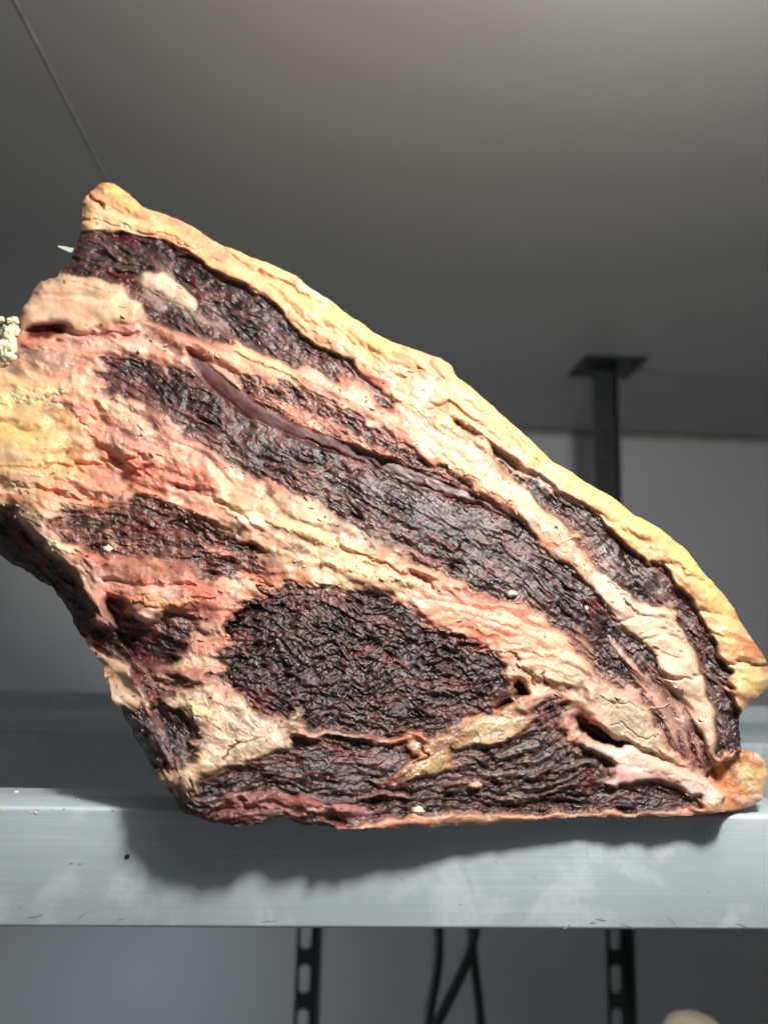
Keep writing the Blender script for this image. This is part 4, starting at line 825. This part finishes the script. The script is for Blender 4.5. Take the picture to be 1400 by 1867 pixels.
for i, (nm, kd, poly, hh, rg) in enumerate(R):
    m = quad_in & (qlab == i)
    if m.sum() < 30: continue
    a = idx[:-1, :-1][m]; b_ = idx[1:, :-1][m]; c_ = idx[1:, 1:][m]; d_ = idx[:-1, 1:][m]
    F = np.stack([a, b_, c_, d_], 1); u, inv = np.unique(F, return_inverse=True)
    me = mesh_np(nm, Pf[u], inv.reshape(-1, 4)); set_col(me, Cf[u])
    me.normals_split_custom_set_from_vertices(Nf[u].tolist())
    o = obj(nm, me, MT[MK[kd]], beef)
    if kd in PL: o['label'] = PL[kd]

# ---- the body behind the cut face
NB = NO
cx, cy = 620.0, 950.0
inn = OD-on*2.2
ji = np.clip(((inn[:, 0]-X0)/STEP).round().astype(int), 0, GW-1); ii = np.clip(((inn[:, 1]-Y0)/STEP).round().astype(int), 0, GH-1)
in2 = OD-on*9.0
j2 = np.clip(((in2[:, 0]-X0)/STEP).round().astype(int), 0, GW-1); i2 = np.clip(((in2[:, 1]-Y0)/STEP).round().astype(int), 0, GH-1)
d0 = DEP[ii, ji]; d0 = np.convolve(np.r_[d0[-10:], d0, d0[:10]], np.ones(21)/21, 'valid')+0.0002
c0 = COL[i2, j2]
rings = [(-3.5, 0.0008), (0.3, 0.0011), (1.0, 0.002), (1.4, 0.003), (1.2, 0.006), (0.2, 0.010), (-3, 0.018), (-8, 0.03), (-14, 0.045), (-24, 0.07), (-45, 0.10), (-90, 0.13)]
VB = []; CB = []
for k, (o_, dd) in enumerate(rings):
    nz = fbm(OD[:, 0]+0*k, OD[:, 1]+dd*4000, 24, 3, 801)*(1.5+min(k, 4)*0.8)*(k > 1)
    pt = OD+on*(o_+nz)[:, None] if not np.isscalar(o_+nz) else OD+on*(o_+nz)
    Yk = d0+dd
    P = unproj(pt[:, 0], pt[:, 1], d0+0.0) if k < 5 else unproj(pt[:, 0], pt[:, 1], d0)
    P = P+np.c_[np.zeros(NB), np.full(NB, dd), np.zeros(NB)]
    P[:, 2] = np.where(P[:, 1] > RY-0.0008, np.maximum(P[:, 2], 0.0006), P[:, 2])
    VB.append(P); CB.append(c0*(0.95+0.1*rng.random((NB, 1))))
cen = VB[-1].mean(0, keepdims=True)+np.array([[0, 0.012, 0]])
VB = np.vstack(VB+[cen]); CB = np.vstack(CB+[c0.mean(0, keepdims=True)])
nr = len(rings); F = []
ar = np.arange(NB); an = (ar+1) % NB
for k in range(nr-1): F.append(np.stack([k*NB+ar, k*NB+an, (k+1)*NB+an, (k+1)*NB+ar], 1))
F = np.vstack(F)
tri = np.stack([(nr-1)*NB+ar, (nr-1)*NB+an, np.full(NB, nr*NB)], 1)
F4_ = np.vstack([F]); me = bpy.data.meshes.new('outer_rind')
me.from_pydata((VB-off).tolist(), [], F4_.tolist()+tri.tolist()); me.update()
for p in me.polygons: p.use_smooth = True
bm = bmesh.new(); bm.from_mesh(me); bmesh.ops.recalc_face_normals(bm, faces=bm.faces); bm.to_mesh(me); bm.free()
set_col(me, CB)
o = obj('outer_rind', me, MT['seam'], beef); o['label'] = 'outer sides of the joint running back from the cut face'

# ---- loose flakes and crumbs sticking to the face
def surf(px, py):
    j = np.clip(((px-X0)/STEP), 0, GW-2).astype(int); i = np.clip(((py-Y0)/STEP), 0, GH-2).astype(int)
    return P3[i, j], NR[i, j], COL[i, j], LAB[i, j]
VV = []; FF = []; CC = []
fr_ = np.random.default_rng(77)
edgeband = (near > 0.25) & INS & (DO > 8)
cand = np.argwhere(edgeband & (memw+seamw+colw+redw+strw > 0.35))
cand = cand[fr_.permutation(len(cand))[:700]]
for (i, j) in cand:
    if K_is := (kinds[LAB[i, j]] in ('cap', 'tendon', 'hole', 'plate', 'pinkflap')): 
        if fr_.random() > 0.12: continue
    p = P3[i, j]; n = NR[i, j]; c = COL[i, j]
    if c.sum() < 0.35: c = lin((180,136,106))*(0.7+0.5*fr_.random())
    ang = TH[i, j]+fr_.normal(0, 0.6)
    tx = np.array([math.cos(ang), 0, -math.sin(ang)]); tx -= n*(tx@n); tx /= np.linalg.norm(tx); ty = np.cross(n, tx)
    if fr_.random() < 0.5: ty = -ty
    _z = 2.0 if fr_.random() < 0.18 else 1.0; L_ = fr_.uniform(0.7, 2.6)*0.001*_z; W_ = fr_.uniform(0.4, 1.4)*0.001*_z**0.7
    curl = fr_.uniform(0.2, 1.0); b0 = len(VV); nu, nv = 5, 4
    for a in range(nu):
        for b_ in range(nv):
            s = a/(nu-1)-0.5; t = b_/(nv-1)
            wdt = 1-0.55*abs(2*s)**2*(0.5+fr_.random()*0.5)
            q_ = p+tx*L_*s*(1-0.2*t)+ty*W_*t*wdt*math.cos(curl*t)+n*(W_*(0.15+0.8*math.sin(curl*t)*t)*wdt-0.0002*(1-t)+fr_.normal(0, 0.00005))
            VV.append(q_); CC.append(c*(0.85+0.3*fr_.random()))
    for a in range(nu-1):
        for b_ in range(nv-1):
            FF.append((b0+a*nv+b_, b0+(a+1)*nv+b_, b0+(a+1)*nv+b_+1, b0+a*nv+b_+1))
me = mesh_np('flakes', np.array(VV)-off, FF); set_col(me, np.array(CC))
o = obj('flakes', me, MT['membrane'], beef); tag(o, 'thin dried flakes lifting from the cut face', kind='stuff')

def lump_mesh(name, r, seed, subdiv=2, squash=(1, 1, 1), amp=0.35):
    bm = bmesh.new(); bmesh.ops.create_icosphere(bm, subdivisions=subdiv, radius=1)
    from mathutils import noise as mn
    for v in bm.verts:
        d = 1+amp*mn.fractal(v.co*1.7+Vector((seed*3.1, seed, 0)), 0.8, 2.1, 4)
        v.co = Vector((v.co.x*squash[0], v.co.y*squash[1], v.co.z*squash[2]))*d*r
    me = bpy.data.meshes.new(name); bm.to_mesh(me); bm.free()
    for p in me.polygons: p.use_smooth = True
    return me
# granules: too many and too small to tell apart
bits = []; bcol = []
gp = np.argwhere(INS & (DO > 10) & MUSC)
gp = gp[fr_.permutation(len(gp))]
dn = dens[gp[:, 0], gp[:, 1]]; gp = gp[fr_.random(len(gp)) < dn*0.9+0.05][:560]
VV = []; FF = []; CC = []
ico = bmesh.new(); bmesh.ops.create_icosphere(ico, subdivisions=1, radius=1); iv = np.array([v.co[:] for v in ico.verts]); ift = np.array([[v.index for v in f.verts] for f in ico.faces]); ico.free()
for (i, j) in gp:
    r = 0.001*min(0.6, fr_.lognormal(-1.75, 0.45)); b0 = len(VV)*len(iv)
    VV.append(P3[i, j]+NR[i, j]*r*0.3+iv*r*fr_.uniform(0.6, 1.3, 3)*(1+0.3*fr_.standard_normal((len(iv), 1))*0.6)); FF.append(ift+b0)
    CC.append(np.repeat([lin([(196,150,116), (178,120,92), (214,180,140), (150,88,74)][fr_.integers(4)])], len(iv), 0))
me = mesh_np('crumbs', np.vstack(VV)-off, np.vstack(FF)); set_col(me, np.vstack(CC))
o = obj('crumbs', me, MT['membrane'], beef); tag(o, 'tiny crumbs of dried fat on the dark muscle', kind='stuff')

# sinew threads
def thread(pts, r, up=0.0006):
    vs = []; 
    for px, py, lift in pts:
        p, n, c, l = surf(px, py); vs.append(p+n*(lift*0.001))
    cu = bpy.data.curves.new('t', 'CURVE'); cu.dimensions = '3D'; cu.bevel_depth = r; cu.bevel_resolution = 2
    sp = cu.splines.new('NURBS'); sp.points.add(len(vs)-1); sp.use_endpoint_u = True; sp.order_u = 3
    for q_, v in zip(sp.points, vs): q_.co = (*(v-off), 1)
    tmp = bpy.data.objects.new('tmp', cu); C.objects.link(tmp)
    me = bpy.data.meshes.new_from_object(tmp.evaluated_get(bpy.context.evaluated_depsgraph_get())); bpy.data.objects.remove(tmp)
    for p in me.polygons: p.use_smooth = True
    return obj('sinew_thread', me, THREAD, beef)
thread([(1182, 1290, .5), (1200, 1290, 1.5), (1216, 1286, 1.2), (1222, 1280, .6)], 0.00016)
thread([(985, 1040, .5), (960, 1030, 1.8), (935, 1012, 1.5)], 0.00014)
thread([(1020, 990, .5), (1035, 985, 1.6), (1052, 975, .6)], 0.00014)

# ---- crumbs one can point at
def crumb(px, py, r, seed, label, Y=None, squash=(1, .8, .8), mat=CRUMB, name='fat_crumb', cat='crumb', group=None, lift=0.4):
    me = lump_mesh(name, r, seed, 3, squash); o = obj(name, me, mat)
    if Y is None:
        p, n, c, l = surf(px, py); loc = p+n*r*lift
    else: loc = unproj(px, py, Y)
    o.location = loc; tag(o, label, cat, group); return o
crumb(933, 1085, 0.0023, 1, 'pale greenish crumb of fat on the long dark muscle', squash=(1.35, .8, .7), group='loose crumbs of fat')
crumb(200, 1003, 0.0024, 2, 'round cream crumb on the reddish muscle at left', squash=(1, .8, 1.05), group='loose crumbs of fat')
crumb(1069, 1111, 0.0012, 3, 'tiny cream crumb right of the pale greenish one', squash=(.8, .8, 1.1), group='loose crumbs of fat')
crumb(762, 1480, 0.0026, 4, 'whitish crumb lying at the bottom edge of the meat', squash=(1.2, .8, .7), group='loose crumbs of fat')
crumb(866, 1431, 0.0026, 5, 'pinkish crumb on the lower dark muscle', squash=(1.4, .7, .6), group='loose crumbs of fat', mat=mat_plain('pink_crumb', (0.60, 0.36, 0.25), 0.55, 0, 400))
# torn cluster of fat at the left edge of the picture
e = empty('fat_cluster', unproj(12, 640, 0.400)); tag(e, 'knobbly cream lump of torn fat at the left edge of the joint', 'fat lump')
_cl = np.random.default_rng(9)
for k in range(26):
    px, py = _cl.uniform(-14, 30), _cl.uniform(578, 662)
    if px > 34-abs(py-605)*0.35: px -= 14
    r = _cl.uniform(0.0016, 0.0042)
    me = lump_mesh('fat_lobe', r, 20+k, 3, (1, .9, 1), 0.55); o = obj('fat_lobe', me, CRUMB, e)
    o.location = Vector(unproj(px, py, 0.405+0.004*_cl.random()))-Vector(e.location)
# green-white plastic sliver at the upper left
A = unproj(107, 449, 0.425); B = unproj(150, 462, 0.425)
bm = bmesh.new()
for t, wv in ((0, .0004), (.3, .0012), (1, .0022)):
    c_ = A*(1-t)+B*t
    for s in (1, -1):
        for y_ in (0, .0005): bm.verts.new((c_[0], c_[1]+y_, c_[2]+s*wv))
bm.verts.ensure_lookup_table()
for k in (0, 4):
    v = bm.verts
    for f in ((0, 4, 6, 2), (1, 3, 7, 5), (0, 1, 5, 4), (2, 6, 7, 3)): bm.faces.new([v[k+q_] for q_ in f])
bm.faces.new([bm.verts[q_] for q_ in (0, 2, 3, 1)]); bm.faces.new([bm.verts[q_] for q_ in (8, 9, 11, 10)])
bmesh.ops.recalc_face_normals(bm, faces=bm.faces)
me = bpy.data.meshes.new('plastic_sliver'); bm.to_mesh(me); bm.free()
tag(obj('plastic_sliver', me, TIE), 'pale green plastic sliver sticking out at the upper left of the meat', 'plastic sliver')

# fat dust along the top of the front rail
VV = []; FF = []
for k in range(150):
    if k < 95: px, py = fr_.normal(60, 60), 1474+abs(fr_.normal(0, 6))
    else: px, py = fr_.uniform(0, 300), fr_.uniform(1478, 1670)
    r = 0.001*min(0.8, fr_.lognormal(-1.7 if k < 95 else -2.2, 0.5)); b0 = len(VV)*len(iv)
    if k % 3 == 0 and k < 95:
        p = np.array([unproj(px, 1474, RY)[0], RY+fr_.uniform(0.002, 0.04), 0.0002])
    else: p = unproj(px, py, RY-0.0001)
    VV.append(p+iv*r*fr_.uniform(0.5, 1.4, 3)*np.array([1.3, .5, 1])); FF.append(ift+b0)
me = mesh_np('fat_dust', np.vstack(VV), np.vstack(FF)); tag(obj('fat_dust', me, CRUMB), 'scattered crumbs of dried fat on the left of the front rail', 'crumbs', kind='stuff')
crumb(30, 1445, 0.0014, 31, 'cream crumb on top of the front rail at far left', Y=0.417, group='loose crumbs of fat')

# pale rounded piece of fat peeking in at the bottom right
me = lump_mesh('fat_piece', 0.03, 51, 4, (1.2, 1.0, 1.0), 0.10)
o = obj('fat_piece', me, mat_plain('cream_fat', (0.66, 0.56, 0.42), 0.5, 0, 60)); o.location = unproj(1265, 1908, 0.80)
_zf = o.location.z-0.0285
_ls = obj('lower_shelf', rbox(-0.62, 0.78, 0.745, 0.855, _zf-0.05, _zf, 0.002, 3), ALU); tag(_ls, kind='structure')
tag(o, 'rounded cream piece of fat cut off by the bottom edge, lower right', 'fat piece')
